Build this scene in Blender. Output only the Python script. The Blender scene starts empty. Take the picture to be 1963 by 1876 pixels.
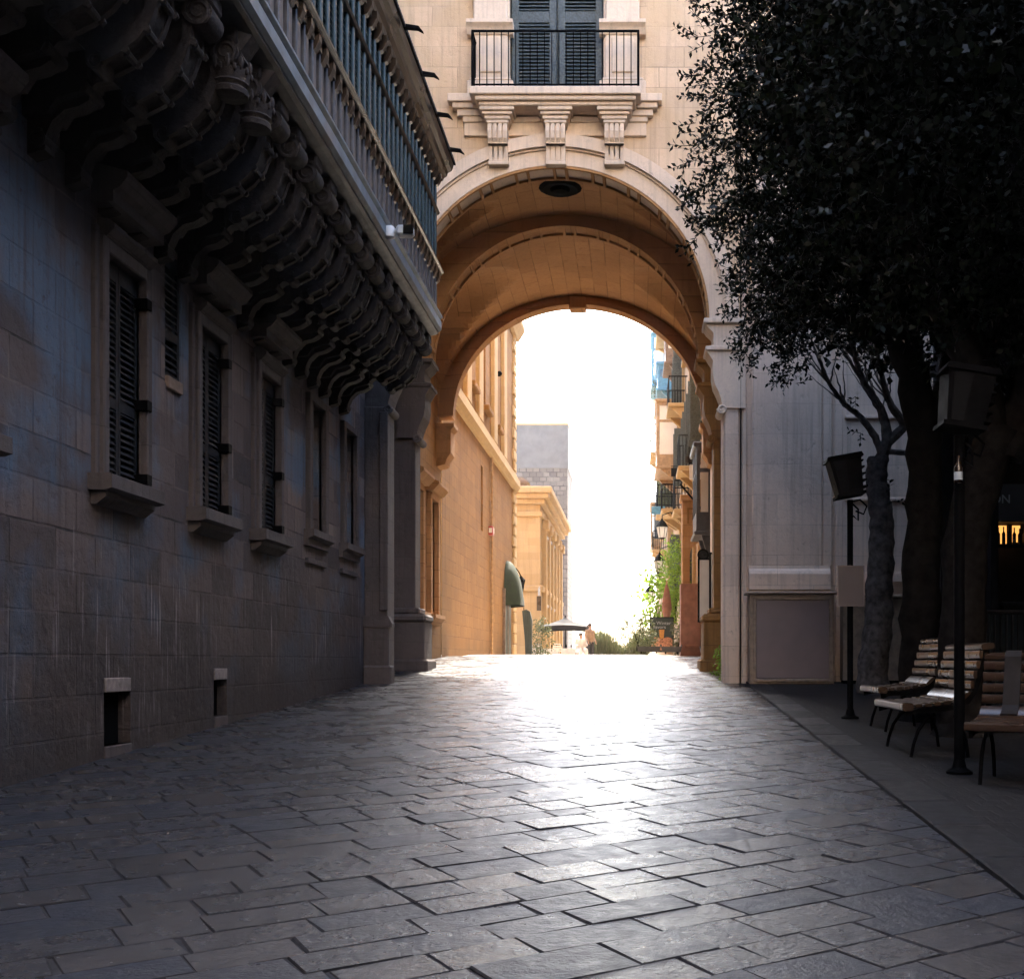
import bpy, math, random
import numpy as np
from mathutils import Vector, Matrix
R = random.Random(7)
NR = np.random.default_rng(11)
S = bpy.context.scene
COL = S.collection
E = 1.39                      # eye height above the street where the photographer stands
F = 2200.0                    # focal length in pixels of a 1963 px wide frame
PI = math.pi
rad = math.radians

# ------------------------------------------------------------------ ground profile (heights relative to the eye)
GY = [-60, -10, 0, 10, 16, 19.7, 21, 24, 27, 30, 33, 36, 40, 46, 54, 70, 100, 200, 700]
GH = [-2.2, -1.75, -1.39, -.935, -.66, -.49, -.41, -.19, -.03, .09, .18, .23, .20, .03, -.25, -.8, -2, -7, -30]
def G(y):                     # absolute z of the street at distance y (monotone-ish cubic)
    if y <= GY[0]: return GH[0] + E
    for i in range(len(GY) - 1):
        if y <= GY[i + 1]:
            h = GY[i + 1] - GY[i]; t = (y - GY[i]) / h
            def slope(k):
                if k <= 0 or k >= len(GY) - 1: return 0 if k <= 0 else (GH[-1] - GH[-2]) / (GY[-1] - GY[-2])
                a = (GH[k] - GH[k-1]) / (GY[k] - GY[k-1]); b = (GH[k+1] - GH[k]) / (GY[k+1] - GY[k])
                return 0 if a * b < 0 else 2 * a * b / (a + b + 1e-12)
            m0, m1 = slope(i) * h, slope(i + 1) * h
            t2, t3 = t * t, t * t * t
            return (2*t3-3*t2+1)*GH[i] + (t3-2*t2+t)*m0 + (-2*t3+3*t2)*GH[i+1] + (t3-t2)*m1 + E
    return GH[-1] + E
def Z(h): return h + E
def at(px, py, y):            # a measured picture point put at distance y
    return Vector(((px - 1216) * y / F, y, E + (1265 - py) * y / F))

# ------------------------------------------------------------------ materials
def nt(name):
    m = bpy.data.materials.new(name); m.use_nodes = True
    t = m.node_tree; t.nodes.clear()
    o = t.nodes.new('ShaderNodeOutputMaterial'); b = t.nodes.new('ShaderNodeBsdfPrincipled')
    t.links.new(b.outputs[0], o.inputs[0])
    return m, t, b
def N(t, typ, **kw):
    n = t.nodes.new(typ)
    for k, v in kw.items():
        if k.startswith('i_'): n.inputs[k[2:].replace('_', ' ')].default_value = v
        else: setattr(n, k, v)
    return n
def math_(t, op, a, b=None, clamp=False):
    n = t.nodes.new('ShaderNodeMath'); n.operation = op; n.use_clamp = clamp
    for i, v in enumerate((a, b)):
        if v is None: continue
        if isinstance(v, (int, float)): n.inputs[i].default_value = v
        else: t.links.new(v, n.inputs[i])
    return n.outputs[0]
def mix(t, fac, a, b, mode='MIX'):
    n = t.nodes.new('ShaderNodeMix'); n.data_type = 'RGBA'; n.blend_type = mode
    for s, v in ((n.inputs[0], fac), (n.inputs[6], a), (n.inputs[7], b)):
        if isinstance(v, (int, float)): s.default_value = v
        elif isinstance(v, tuple): s.default_value = (*v[:3], 1)
        else: t.links.new(v, s)
    return n.outputs[2]
def mapr(t, v, a, b, c, d):
    n = t.nodes.new('ShaderNodeMapRange'); n.clamp = True
    t.links.new(v, n.inputs[0])
    for i, x in enumerate((a, b, c, d)): n.inputs[i + 1].default_value = x
    return n.outputs[0]
def noise(t, vec, scale, detail=4, rough=.55):
    n = t.nodes.new('ShaderNodeTexNoise'); n.inputs['Scale'].default_value = scale
    n.inputs['Detail'].default_value = detail; n.inputs['Roughness'].default_value = rough
    t.links.new(vec, n.inputs['Vector'])
    return n.outputs['Fac']
def bump(t, b, h, strength, dist=.02):
    n = t.nodes.new('ShaderNodeBump'); n.inputs['Strength'].default_value = strength
    n.inputs['Distance'].default_value = dist
    t.links.new(h, n.inputs['Height']); t.links.new(n.outputs[0], b.inputs['Normal'])

def stone(name, c1, c2, bw=.8, bh=.35, joint=(.1, .09, .08), js=.008, rough=.85, streak=.35, patch=.4, bumpv=.4, vault=False, seed=0., low=None, warm=None, pits=.25, salt=False):
    m, t, b = nt(name)
    g = N(t, 'ShaderNodeNewGeometry')
    sp = N(t, 'ShaderNodeSeparateXYZ'); t.links.new(g.outputs['Position'], sp.inputs[0])
    sn = N(t, 'ShaderNodeSeparateXYZ'); t.links.new(g.outputs['True Normal'], sn.inputs[0])
    X, Y, Zc = sp.outputs
    def lerp(f, a, c): return math_(t, 'ADD', math_(t, 'MULTIPLY', a, math_(t, 'SUBTRACT', 1.0, f)), math_(t, 'MULTIPLY', c, f))
    fz = math_(t, 'GREATER_THAN', math_(t, 'ABSOLUTE', sn.outputs[2]), .72)
    if vault:
        u = Y; v = lerp(fz, Zc, X)
    else:
        fx = math_(t, 'GREATER_THAN', math_(t, 'ABSOLUTE', sn.outputs[0]), .6)
        u = lerp(fx, X, Y); v = lerp(fz, Zc, Y)
    cv = N(t, 'ShaderNodeCombineXYZ'); t.links.new(math_(t, 'ADD', u, seed), cv.inputs[0]); t.links.new(v, cv.inputs[1])
    # slightly wavy joints
    wob = N(t, 'ShaderNodeTexNoise'); wob.inputs['Scale'].default_value = 6; t.links.new(g.outputs['Position'], wob.inputs['Vector'])
    add = N(t, 'ShaderNodeVectorMath', operation='MULTIPLY_ADD'); t.links.new(wob.outputs['Color'], add.inputs[0])
    add.inputs[1].default_value = (.02, .012, 0); t.links.new(cv.outputs[0], add.inputs[2])
    br = N(t, 'ShaderNodeTexBrick', offset=.5); t.links.new(add.outputs[0], br.inputs['Vector'])
    br.inputs['Scale'].default_value = 1; br.inputs['Brick Width'].default_value = bw; br.inputs['Row Height'].default_value = bh
    br.inputs['Mortar Size'].default_value = js; br.inputs['Mortar Smooth'].default_value = .35
    br.inputs['Color1'].default_value = (*c1, 1); br.inputs['Color2'].default_value = (*c2, 1); br.inputs['Mortar'].default_value = (*[x*.85 for x in c1], 1)
    jm = mapr(t, noise(t, g.outputs['Position'], 1.7, 3), .38, .62, .12, 1)
    col = mix(t, math_(t, 'MULTIPLY', br.outputs['Fac'], jm), br.outputs['Color'], joint)
    P = g.outputs['Position']
    n1 = noise(t, P, .55, 5, .6)
    col = mix(t, mapr(t, n1, .42, .68, 0, patch), col, tuple(x * .55 for x in c1))
    if warm: col = mix(t, mapr(t, noise(t, P, .9, 3), .47, .62, 0, .8), col, warm)
    # vertical rain streaks
    mp = N(t, 'ShaderNodeMapping'); mp.inputs['Scale'].default_value = (7, 7, .28); t.links.new(P, mp.inputs['Vector'])
    n2 = noise(t, mp.outputs[0], 1.6, 5, .65)
    col = mix(t, mapr(t, n2, .5, .72, 0, streak), col, tuple(x * .35 for x in c1))
    if low:                   # damp rising dirt with a ragged upper edge (world heights)
        hgt = math_(t, 'ADD', math_(t, 'SUBTRACT', Zc, math_(t, 'MULTIPLY', Y, .0455)), math_(t, 'MULTIPLY', math_(t, 'SUBTRACT', n1, .5), 2.2))
        hgt = math_(t, 'ADD', hgt, math_(t, 'MULTIPLY', n2, .5))
        col = mix(t, mapr(t, hgt, low[0], low[1], low[2], 0), col, tuple(x * .16 for x in c1))
    n3 = noise(t, P, 22, 6, .7)
    col = mix(t, mapr(t, n3, .35, .75, .0, .35), col, tuple(x * .6 for x in c1))
    if salt:                  # pale salt runs below the joints of the lower courses
        mp2 = N(t, 'ShaderNodeMapping'); mp2.inputs['Scale'].default_value = (16, 16, .7); t.links.new(P, mp2.inputs['Vector'])
        run = mapr(t, noise(t, mp2.outputs[0], 1.3, 5, .7), .56, .68, 0, 1)
        zone = math_(t, 'MULTIPLY', mapr(t, hgt, .5, .9, 0, 1), mapr(t, hgt, 1.8, 2.8, 1, 0))
        zone = math_(t, 'MULTIPLY', zone, mapr(t, noise(t, P, .8, 3), .42, .58, 0, .75))
        col = mix(t, math_(t, 'MULTIPLY', run, zone), col, (.34, .30, .29))
    n5 = noise(t, P, 5.5, 5, .75)
    col = mix(t, mapr(t, n5, .60, .72, 0, pits), col, tuple(x * .3 for x in c1))
    t.links.new(col, b.inputs['Base Color'])
    b.inputs['Roughness'].default_value = rough; b.inputs['Specular IOR Level'].default_value = .2
    h = math_(t, 'ADD', math_(t, 'MULTIPLY', math_(t, 'SUBTRACT', 1.0, math_(t, 'MULTIPLY', br.outputs['Fac'], jm)), .8), math_(t, 'ADD', math_(t, 'MULTIPLY', n3, .55), math_(t, 'MULTIPLY', mapr(t, n5, .45, .75, 1, 0), .8)))
    bump(t, b, h, bumpv, .02)
    return m

def plain(name, c, rough=.6, metal=0., var=.3, scale=8., bumpv=0., spec=None, trans=0.):
    m, t, b = nt(name)
    g = N(t, 'ShaderNodeNewGeometry')
    n = noise(t, g.outputs['Position'], scale, 5)
    col = mix(t, mapr(t, n, .35, .7, 0, 1), tuple(min(1, x * (1 + var)) for x in c), tuple(x * (1 - var) for x in c))
    t.links.new(col, b.inputs['Base Color'])
    r2 = mapr(t, noise(t, g.outputs['Position'], scale * .4, 2), .3, .7, max(.02, rough - .05), min(1, rough + .08))
    t.links.new(r2, b.inputs['Roughness'])
    b.inputs['Metallic'].default_value = metal
    if spec is not None: b.inputs['Specular IOR Level'].default_value = spec
    if bumpv: bump(t, b, n, bumpv, .01)
    if trans:
        tr = N(t, 'ShaderNodeBsdfTranslucent'); t.links.new(col, tr.inputs[0])
        ms = N(t, 'ShaderNodeMixShader'); ms.inputs[0].default_value = trans
        o = [x for x in t.nodes if x.type == 'OUTPUT_MATERIAL'][0]
        t.links.new(b.outputs[0], ms.inputs[1]); t.links.new(tr.outputs[0], ms.inputs[2]); t.links.new(ms.outputs[0], o.inputs[0])
    return m
def glow(name, c, s):
    m, t, b = nt(name)
    b.inputs['Base Color'].default_value = (*c, 1); b.inputs['Emission Color'].default_value = (*c, 1); b.inputs['Emission Strength'].default_value = s
    return m
def leafmat(name, c1, c2, rough=.42, trans=.25):
    m, t, b = nt(name)
    g = N(t, 'ShaderNodeNewGeometry')
    col = mix(t, g.outputs['Random Per Island'], c1, c2)
    t.links.new(col, b.inputs['Base Color']); b.inputs['Roughness'].default_value = rough; b.inputs['Specular IOR Level'].default_value = .09
    tr = N(t, 'ShaderNodeBsdfTranslucent'); t.links.new(mix(t, .5, col, (c2[0]*1.5, c2[1]*1.7, c2[2]), 'MIX'), tr.inputs[0])
    ms = N(t, 'ShaderNodeMixShader'); ms.inputs[0].default_value = trans
    o = [x for x in t.nodes if x.type == 'OUTPUT_MATERIAL'][0]
    t.links.new(b.outputs[0], ms.inputs[1]); t.links.new(tr.outputs[0], ms.inputs[2]); t.links.new(ms.outputs[0], o.inputs[0])
    return m
def paving(name, c1, c2, r0, r1, fine=.5, spec=.45):
    m, t, b = nt(name); b.inputs['Specular IOR Level'].default_value = spec
    g = N(t, 'ShaderNodeNewGeometry'); P = g.outputs['Position']
    isl = g.outputs['Random Per Island']
    n1 = noise(t, P, 2.2, 5, .6); n3 = noise(t, P, 34, 6, .7); n4 = noise(t, P, 9, 4, .6)
    col = mix(t, isl, c1, c2)
    col = mix(t, mapr(t, n1, .45, .7, 0, .6), col, tuple(x * .45 for x in c1))
    col = mix(t, mapr(t, n3, .4, .75, 0, .5), col, tuple(x * .5 for x in c1))
    t.links.new(col, b.inputs['Base Color'])
    ro = math_(t, 'ADD', mapr(t, n4, .3, .7, r0, r1), math_(t, 'MULTIPLY', math_(t, 'SUBTRACT', isl, .5), .22), True)
    t.links.new(ro, b.inputs['Roughness'])
    h = math_(t, 'ADD', math_(t, 'MULTIPLY', n4, 1.1), math_(t, 'MULTIPLY', n3, .85))
    bump(t, b, h, fine, .012)
    return m

M = {}
M['palace'] = stone('palace limestone', (.195, .15, .132), (.055, .048, .05), .72, .36, (.04, .035, .034), .013, .9, .75, .55, .9, low=(.5, 2.9, .93), warm=(.09, .145, .21), pits=.7, salt=True)
M['palacetrim'] = stone('palace trim stone', (.105, .085, .08), (.085, .072, .069), .95, .44, (.05, .042, .04), .006, .85, .6, .6, .6, pits=.5)
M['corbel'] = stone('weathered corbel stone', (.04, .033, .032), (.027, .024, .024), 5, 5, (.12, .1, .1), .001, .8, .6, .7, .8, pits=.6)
M['facade'] = stone('honey limestone ashlar', (.74, .55, .38), (.56, .41, .27), .92, .37, (.33, .25, .17), .009, .88, .4, .35, .5, warm=(.58, .42, .26))
M['trim'] = stone('pale limestone trim', (.76, .61, .47), (.70, .56, .43), 4, 4, (.45, .36, .27), .001, .85, .4, .35, .3)
M['pier'] = stone('lower pier limestone', (.78, .61, .475), (.69, .54, .42), 1.3, .55, (.40, .32, .26), .006, .85, .5, .5, .4, pits=.5)
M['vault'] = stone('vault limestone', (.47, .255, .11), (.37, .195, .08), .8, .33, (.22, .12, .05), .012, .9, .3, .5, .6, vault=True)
M['passage'] = stone('passage ochre limestone', (.33, .17, .055), (.26, .135, .045), .75, .34, (.14, .075, .03), .009, .88, .6, .5, .6, pits=.4, low=(-.3, 1.0, .5))
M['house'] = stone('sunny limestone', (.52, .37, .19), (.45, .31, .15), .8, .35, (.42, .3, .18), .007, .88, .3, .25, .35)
M['rhouse'] = stone('shaded right-hand limestone', (.42, .28, .15), (.34, .22, .115), .8, .35, (.22, .14, .07), .01)  # darker copy of the house limestone, shade put into its colour
M['tower'] = stone('grey rubble stone', (.20, .17, .145), (.11, .095, .085), .5, .34, (.06, .05, .045), .045, .9, .3, .5, .6)
M['towertop'] = plain('grey render', (.13, .122, .115), .9, 0, .12, 1.5)
M['street'] = paving('worn street slabs', (.050, .047, .047), (.017, .021, .031), .19, .38, .8, .3)
M['joint'] = plain('dirty slab edges', (.022, .021, .022), .9, 0, .5, 18, 0, .1)
M['kerb'] = paving('kerb slabs', (.02, .019, .0195), (.013, .013, .0145), .55, .75, .5, .15)
M['bed'] = plain('joint mortar', (.026, .025, .026), .95, 0, .5, 14, .4, .1)
M['far'] = plain('far paving', (.38, .32, .25), .6, 0, .15, 3)
M['pave'] = stone('small square setts', (.014, .013, .0135), (.008, .0075, .008), .21, .21, (.01, .009, .009), .012, .85, 0, .4, .6)
M['teal'] = plain('dark teal paint', (.012, .036, .05), .4, 0, .3, 10)
M['tealgrey'] = plain('grey timber slats', (.05, .05, .056), .5, 0, .25, 10)
M['brownpaint'] = plain('dark brown gloss paint', (.035, .022, .014), .3, 0, .2, 3)
M['lead'] = plain('lead flashing', (.10, .15, .19), .42, .2, .25, 5)
M['shutter'] = plain('black green shutter paint', (.012, .014, .017), .55, 0, .3, 20, 0, .3)
M['oldshutter'] = plain('weathered green shutters', (.045, .06, .062), .6, 0, .5, 25, .2)
M['black'] = plain('void', (.003, .003, .003), .9, 0, .1, 8, 0, .05)
M['iron'] = plain('black iron', (.003, .003, .0035), .6, 0, .3, 20, 0, .02)
M['rust'] = plain('painted timber lining', (.16, .11, .08), .6, 0, .3, 12)
M['white'] = plain('white plastic', (.36, .41, .46), .4, 0, .05)
M['slat'] = plain('varnished bench timber', (.036, .019, .01), .27, 0, .2, 4)
M['steel'] = plain('brushed steel', (.02, .018, .018), .6, 0, .2, 20, 0, .12)
M['bark'] = plain('ficus bark', (.013, .011, .010), .95, 0, .5, 9, .9, .04)
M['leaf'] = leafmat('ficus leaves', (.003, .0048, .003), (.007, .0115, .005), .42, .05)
M['leaf2'] = leafmat('bright leaves', (.10, .17, .03), (.20, .30, .05), .45, .4)
M['hedge'] = leafmat('dry hedge leaves', (.06, .075, .04), (.12, .12, .07), .6, .2)
M['box'] = plain('grey kiosk laminate', (.21, .16, .155), .45, 0, .06, 3)
M['boxframe'] = plain('brown kiosk timber', (.24, .18, .13), .5, 0, .25, 10)
M['greyfab'] = plain('grey canvas', (.013, .0125, .016), .9, 0, .12, 4)
M['brownfab'] = plain('rust brown canvas', (.22, .10, .07), .85, 0, .2, 6)
M['greenfab'] = plain('green canvas', (.009, .022, .004), .85, 0, .25, 5)
M['planter'] = plain('dark planter', (.05, .047, .048), .6, 0, .2, 8)
M['blue'] = plain('blue balcony paint', (.08, .26, .42), .5, 0, .2, 9)
M['wood'] = plain('honey timber', (.34, .21, .10), .5, 0, .3, 9)
M['pane'] = plain('bright window pane', (.75, .70, .62), .12, 0, .05, 2)
M['milk'] = plain('milky lantern glass', (.9, .88, .84), .3, 0, .03, 4, 0, None, .85)
M['board'] = plain('white board', (.72, .71, .68), .4, 0, .06, 4)
M['boardark'] = plain('dark green chalkboard', (.02, .035, .035), .5, 0, .2, 6)
M['amber'] = plain('amber print', (.55, .25, .06), .5, 0, .25, 30)
M['salmon'] = plain('salmon print', (.48, .22, .13), .5, 0, .5, 24)
M['red'] = plain('red enamel', (.35, .03, .025), .4, 0, .1)
M['skin'] = plain('skin', (.45, .27, .19), .5, 0, .08)
M['hair'] = plain('dark hair', (.035, .022, .016), .5, 0, .3)
M['wcloth'] = plain('white cotton', (.66, .62, .58), .85, 0, .1, 8)
M['bcloth'] = plain('black cotton', (.025, .024, .03), .85, 0, .2, 8)
M['tcloth'] = plain('tan cotton', (.30, .20, .13), .85, 0, .2, 8)
M['cafe'] = plain('dark cafe front', (.010, .010, .012), .7, 0, .3, 6, 0, .1)
M['palefront'] = stone('pale bounce front', (.82, .68, .52), (.78, .63, .47), .9, .4, (.6, .5, .4))  # very pale so the added front bounces more sunlight
M['greyboard'] = plain('grey sign board', (.055, .055, .06), .6, 0, .1, 5)
M['bark2'] = plain('pale knotty bark', (.085, .076, .072), .9, 0, .55, 11, .9, .15)
M['acrylic'] = plain('smoky acrylic', (.10, .082, .085), .3, 0, .1, 3)
M['vent'] = plain('pale vent stone', (.2, .165, .145), .85, 0, .35, 14, .2)
M['cafedark'] = stone('dark blocker stone', (.07, .06, .055), (.055, .05, .046), .8, .35)  # plain dark stone for the added sky-blocking building
M['sign'] = plain('charcoal sign board', (.006, .006, .007), .6, 0, .1, 5, 0, .04)
M['letter'] = plain('silver lettering', (.42, .42, .44), .4, .4, .05)
M['lamp'] = glow('warm shelf light', (1, .42, .1), .13)
M['bottle'] = plain('amber bottle glass', (.02, .009, .004), .2, 0, .3, 10)
M['curtain'] = plain('slatted windbreak', (.008, .014, .018), .6, 0, .3, 10, 0, .2)

# ------------------------------------------------------------------ mesh builder
class MB:
    def __init__(s): s.v = []; s.f = []
    def add(s, vs, fs):
        n = len(s.v); s.v += [tuple(v) for v in vs]; s.f += [tuple(i + n for i in f) for f in fs]; return s
    def box(s, x0, x1, y0, y1, z0, z1, bv=0.):
        x0, x1 = min(x0, x1), max(x0, x1); y0, y1 = min(y0, y1), max(y0, y1); z0, z1 = min(z0, z1), max(z0, z1)
        b = min(bv, .45*(x1-x0), .45*(y1-y0), .45*(z1-z0))
        if b <= 0:
            return s.add([(x0,y0,z0),(x1,y0,z0),(x1,y1,z0),(x0,y1,z0),(x0,y0,z1),(x1,y0,z1),(x1,y1,z1),(x0,y1,z1)],
                     [(0,3,2,1),(4,5,6,7),(0,1,5,4),(1,2,6,5),(2,3,7,6),(3,0,4,7)])
        vs = []; idx = {}
        for ix, (xo, xi) in enumerate(((x0, x0+b), (x1, x1-b))):
            for iy, (yo, yi) in enumerate(((y0, y0+b), (y1, y1-b))):
                for iz, (zo, zi) in enumerate(((z0, z0+b), (z1, z1-b))):
                    for k, p in enumerate(((xo, yi, zi), (xi, yo, zi), (xi, yi, zo))):
                        idx[ix, iy, iz, k] = len(vs); vs.append(p)
        fs = []
        I = lambda a, b_, c, k: idx[a, b_, c, k]
        for i in (0, 1):
            q = [I(i,0,0,0), I(i,1,0,0), I(i,1,1,0), I(i,0,1,0)]; fs.append(q if i else q[::-1])
            q = [I(0,i,0,1), I(1,i,0,1), I(1,i,1,1), I(0,i,1,1)]; fs.append(q[::-1] if i else q)
            q = [I(0,0,i,2), I(1,0,i,2), I(1,1,i,2), I(0,1,i,2)]; fs.append(q if i else q[::-1])
        for a in (0, 1):
            for c in (0, 1):
                q = [I(a,0,c,0), I(a,1,c,0), I(a,1,c,2), I(a,0,c,2)]; fs.append(q if (a ^ c) else q[::-1])
                q = [I(a,c,0,0), I(a,c,1,0), I(a,c,1,1), I(a,c,0,1)]; fs.append(q[::-1] if (a ^ c) else q)
                q = [I(0,a,c,1), I(1,a,c,1), I(1,a,c,2), I(0,a,c,2)]; fs.append(q[::-1] if (a ^ c) else q)
                for d in (0, 1):
                    q = [I(a,c,d,0), I(a,c,d,1), I(a,c,d,2)]; fs.append(q)
        return s.add(vs, fs)
    def prism(s, prof, axis, a, b):          # profile (p,q) swept from a to b along axis 'x','y' or 'z'
        n = len(prof)
        def mk(p, q, w): return {'x': (w, p, q), 'y': (p, w, q), 'z': (p, q, w)}[axis]
        vs = [mk(p, q, a) for p, q in prof] + [mk(p, q, b) for p, q in prof]
        fs = [tuple(range(n)), tuple(range(2*n-1, n-1, -1))]
        fs += [(i, i+n, (i+1) % n + n, (i+1) % n) for i in range(n)]
        return s.add(vs, fs)
    def tube(s, path, rads, n=8, cap=True):
        path = [Vector(p) for p in path]
        if isinstance(rads, (int, float)): rads = [rads] * len(path)
        up = Vector((0, 0, 1)); rings = []; vs = []; fs = []
        prev = None
        for i, p in enumerate(path):
            d = (path[min(i+1, len(path)-1)] - path[max(i-1, 0)]).normalized()
            if prev is None:
                a = d.orthogonal().normalized()
            else:
                a = (prev - d * prev.dot(d)); a = a.normalized() if a.length > 1e-6 else d.orthogonal().normalized()
            prev = a; b = d.cross(a)
            for k in range(n):
                th = 2*PI*k/n
                vs.append(p + (a*math.cos(th) + b*math.sin(th)) * rads[i])
        for i in range(len(path)-1):
            for k in range(n):
                fs.append((i*n+k, i*n+(k+1) % n, (i+1)*n+(k+1) % n, (i+1)*n+k))
        if cap: fs += [tuple(range(n-1, -1, -1)), tuple(range((len(path)-1)*n, len(path)*n))]
        return s.add(vs, fs)
    def lathe(s, c, prof, n=12, axis='z'):   # (r, h) profile about a vertical axis at c
        vs = []; fs = []
        for r, h in prof:
            for k in range(n):
                th = 2*PI*k/n
                vs.append((c[0]+r*math.cos(th), c[1]+r*math.sin(th), c[2]+h))
        for i in range(len(prof)-1):
            for k in range(n): fs.append((i*n+k, i*n+(k+1) % n, (i+1)*n+(k+1) % n, (i+1)*n+k))
        fs += [tuple(range(n-1, -1, -1)), tuple(range((len(prof)-1)*n, len(prof)*n))]
        return s.add(vs, fs)
    def ball(s, c, r, n=8):
        if isinstance(r, (int, float)): r = (r, r, r)
        vs = []; fs = []
        m = n // 2 + 1
        for i in range(1, m):
            a = PI*i/m
            for k in range(n):
                vs.append((c[0]+r[0]*math.sin(a)*math.cos(2*PI*k/n), c[1]+r[1]*math.sin(a)*math.sin(2*PI*k/n), c[2]+r[2]*math.cos(a)))
        t = len(vs); vs += [(c[0], c[1], c[2]+r[2]), (c[0], c[1], c[2]-r[2])]
        for i in range(m-2):
            for k in range(n): fs.append((i*n+k, (i+1)*n+k, (i+1)*n+(k+1) % n, i*n+(k+1) % n))
        for k in range(n):
            fs.append((t, k, (k+1) % n)); fs.append((t+1, (m-2)*n+(k+1) % n, (m-2)*n+k))
        return s.add(vs, fs)
    def build(s, name, mat, parent=None, local=False, smooth=False):
        off = Vector((0, 0, 0))
        if parent is not None and not local:
            p = parent
            while p is not None: off += p.location; p = p.parent
        me = bpy.data.meshes.new(name)
        me.from_pydata([(v[0]-off.x, v[1]-off.y, v[2]-off.z) for v in s.v], [], s.f)
        me.materials.append(mat); me.validate(); me.update()
        bm_fix(me)
        if smooth:
            me.polygons.foreach_set('use_smooth', [True]*len(me.polygons))
            try: me.set_sharp_from_angle(angle=rad(40))
            except Exception: pass
        o = bpy.data.objects.new(name, me); COL.objects.link(o)
        if parent is not None: o.parent = parent
        return o
import bmesh
def bm_fix(me):
    bm = bmesh.new(); bm.from_mesh(me); bmesh.ops.recalc_face_normals(bm, faces=bm.faces); bm.to_mesh(me); bm.free()

def thing(name, label, cat, loc=(0, 0, 0), group=None, rz=0):
    o = bpy.data.objects.new(name, None); COL.objects.link(o); o.location = loc; o.rotation_euler = (0, 0, rz)
    o.empty_display_size = .3
    return tag(o, label, cat, group)
def tag(o, label, cat, group=None):
    o['label'] = label; o['category'] = cat
    if group: o['group'] = group
    return o
def struct(o): o['kind'] = 'structure'; return o
def stuff(o): o['kind'] = 'stuff'; return o
def dup(root, loc, rz, label, scale=None):
    r = root.copy(); COL.objects.link(r); r.location = loc; r.rotation_euler = (0, 0, rz); r['label'] = label
    if scale: r.scale = scale
    for ch in list(root.children):
        c = ch.copy(); COL.objects.link(c); c.parent = r
        for g in ch.children:
            d = g.copy(); COL.objects.link(d); d.parent = c
    return r
def holed(mb, to3, u0, u1, v0, v1, holes, depth):   # a wall face with rectangular openings and their reveals; to3(u, v, d)
    us = sorted({u0, u1, *[h[0] for h in holes], *[h[1] for h in holes]})
    vs = sorted({v0, v1, *[h[2] for h in holes], *[h[3] for h in holes]})
    for a, b in zip(us, us[1:]):
        for c, d in zip(vs, vs[1:]):
            if any(h[0] <= a and b <= h[1] and h[2] <= c and d <= h[3] for h in holes): continue
            mb.add([to3(a, c, 0), to3(b, c, 0), to3(b, d, 0), to3(a, d, 0)], [(0, 1, 2, 3)])
    for h in holes:
        a, b, c, d = h[:4]
        mb.add([to3(a, c, 0), to3(b, c, 0), to3(b, d, 0), to3(a, d, 0), to3(a, c, depth), to3(b, c, depth), to3(b, d, depth), to3(a, d, depth)],
               [(0, 1, 5, 4), (1, 2, 6, 5), (2, 3, 7, 6), (3, 0, 4, 7)])
    return mb

# ------------------------------------------------------------------ SETTING: ground, street, pavement
def sheet(xs, ys, dz):
    mb = MB(); n = len(xs)
    mb.add([(x, y, G(y) + dz) for y in ys for x in xs],
           [(j*n+i, j*n+i+1, (j+1)*n+i+1, (j+1)*n+i) for j in range(len(ys)-1) for i in range(n-1)])
    return mb
ysn = [-60, -30, -10] + [i*1.0 for i in range(-4, 60)] + [64, 70, 80, 100, 140, 200, 400, 700]
struct(sheet([-300, -60, -5.2, 2.2, 60, 300], ysn, -.06).build('ground', M['far']))
struct(sheet([-5.2, -2, 2.2], [i*.5 for i in range(-8, 61)], -.008).build('street_bed', M['bed']))
def slab(mb, pts, z, gap, bev, tilt):
    c = sum((Vector(p) for p in pts), Vector((0, 0)))/4
    def ins(p, d):
        v = Vector(p) - c; l = v.length
        return c + v * max(.1, (l - d*1.41)/l)
    o = [ins(p, gap) for p in pts]; i_ = [ins(p, gap+bev) for p in pts]
    zz = lambda q, d: G(q.y) + z + tilt[0]*(q.x-c.x) + tilt[1]*(q.y-c.y) + d
    vs = [(q.x, q.y, zz(q, -.04)) for q in o] + [(q.x, q.y, zz(q, -.007)) for q in o] + [(q.x, q.y, zz(q, 0)) for q in i_]
    fs = [(8, 9, 10, 11)] + [(4+k, 4+(k+1) % 4, 8+(k+1) % 4, 8+k) for k in range(4)] + [(k, (k+1) % 4, 4+(k+1) % 4, 4+k) for k in range(4)]
    mb.add(vs, fs)
ang = rad(33); cu, su = math.cos(ang), math.sin(ang)
mb = MB(); v = -45.0
while v < 60:
    w = R.choice([.22, .26, .30, .34]); u = -40 + R.random()
    while u < 60:
        L = R.uniform(.30, .60)
        cx, cy = (u+L/2)*cu - (v+w/2)*su, (u+L/2)*su + (v+w/2)*cu
        if -5.2 < cx < 2.12 and -1.5 < cy < 30.5:
            pts = [((a)*cu-(b)*su + R.uniform(-.008, .008), a*su+b*cu + R.uniform(-.008, .008)) for a, b in ((u, v), (u+L, v), (u+L, v+w), (u, v+w))]
            slab(mb, pts, R.uniform(-.003, .003), R.uniform(.0, .006), R.uniform(.003, .009), (R.gauss(0, .005), R.gauss(0, .007)))
        u += L
    v += w
st_ = struct(mb.build('street', M['street'])); st_.data.materials.append(M['joint'])
for i_, p_ in enumerate(st_.data.polygons): p_.material_index = 0 if i_ % 9 == 0 else 1
mb = MB(); y = -2.0
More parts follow.
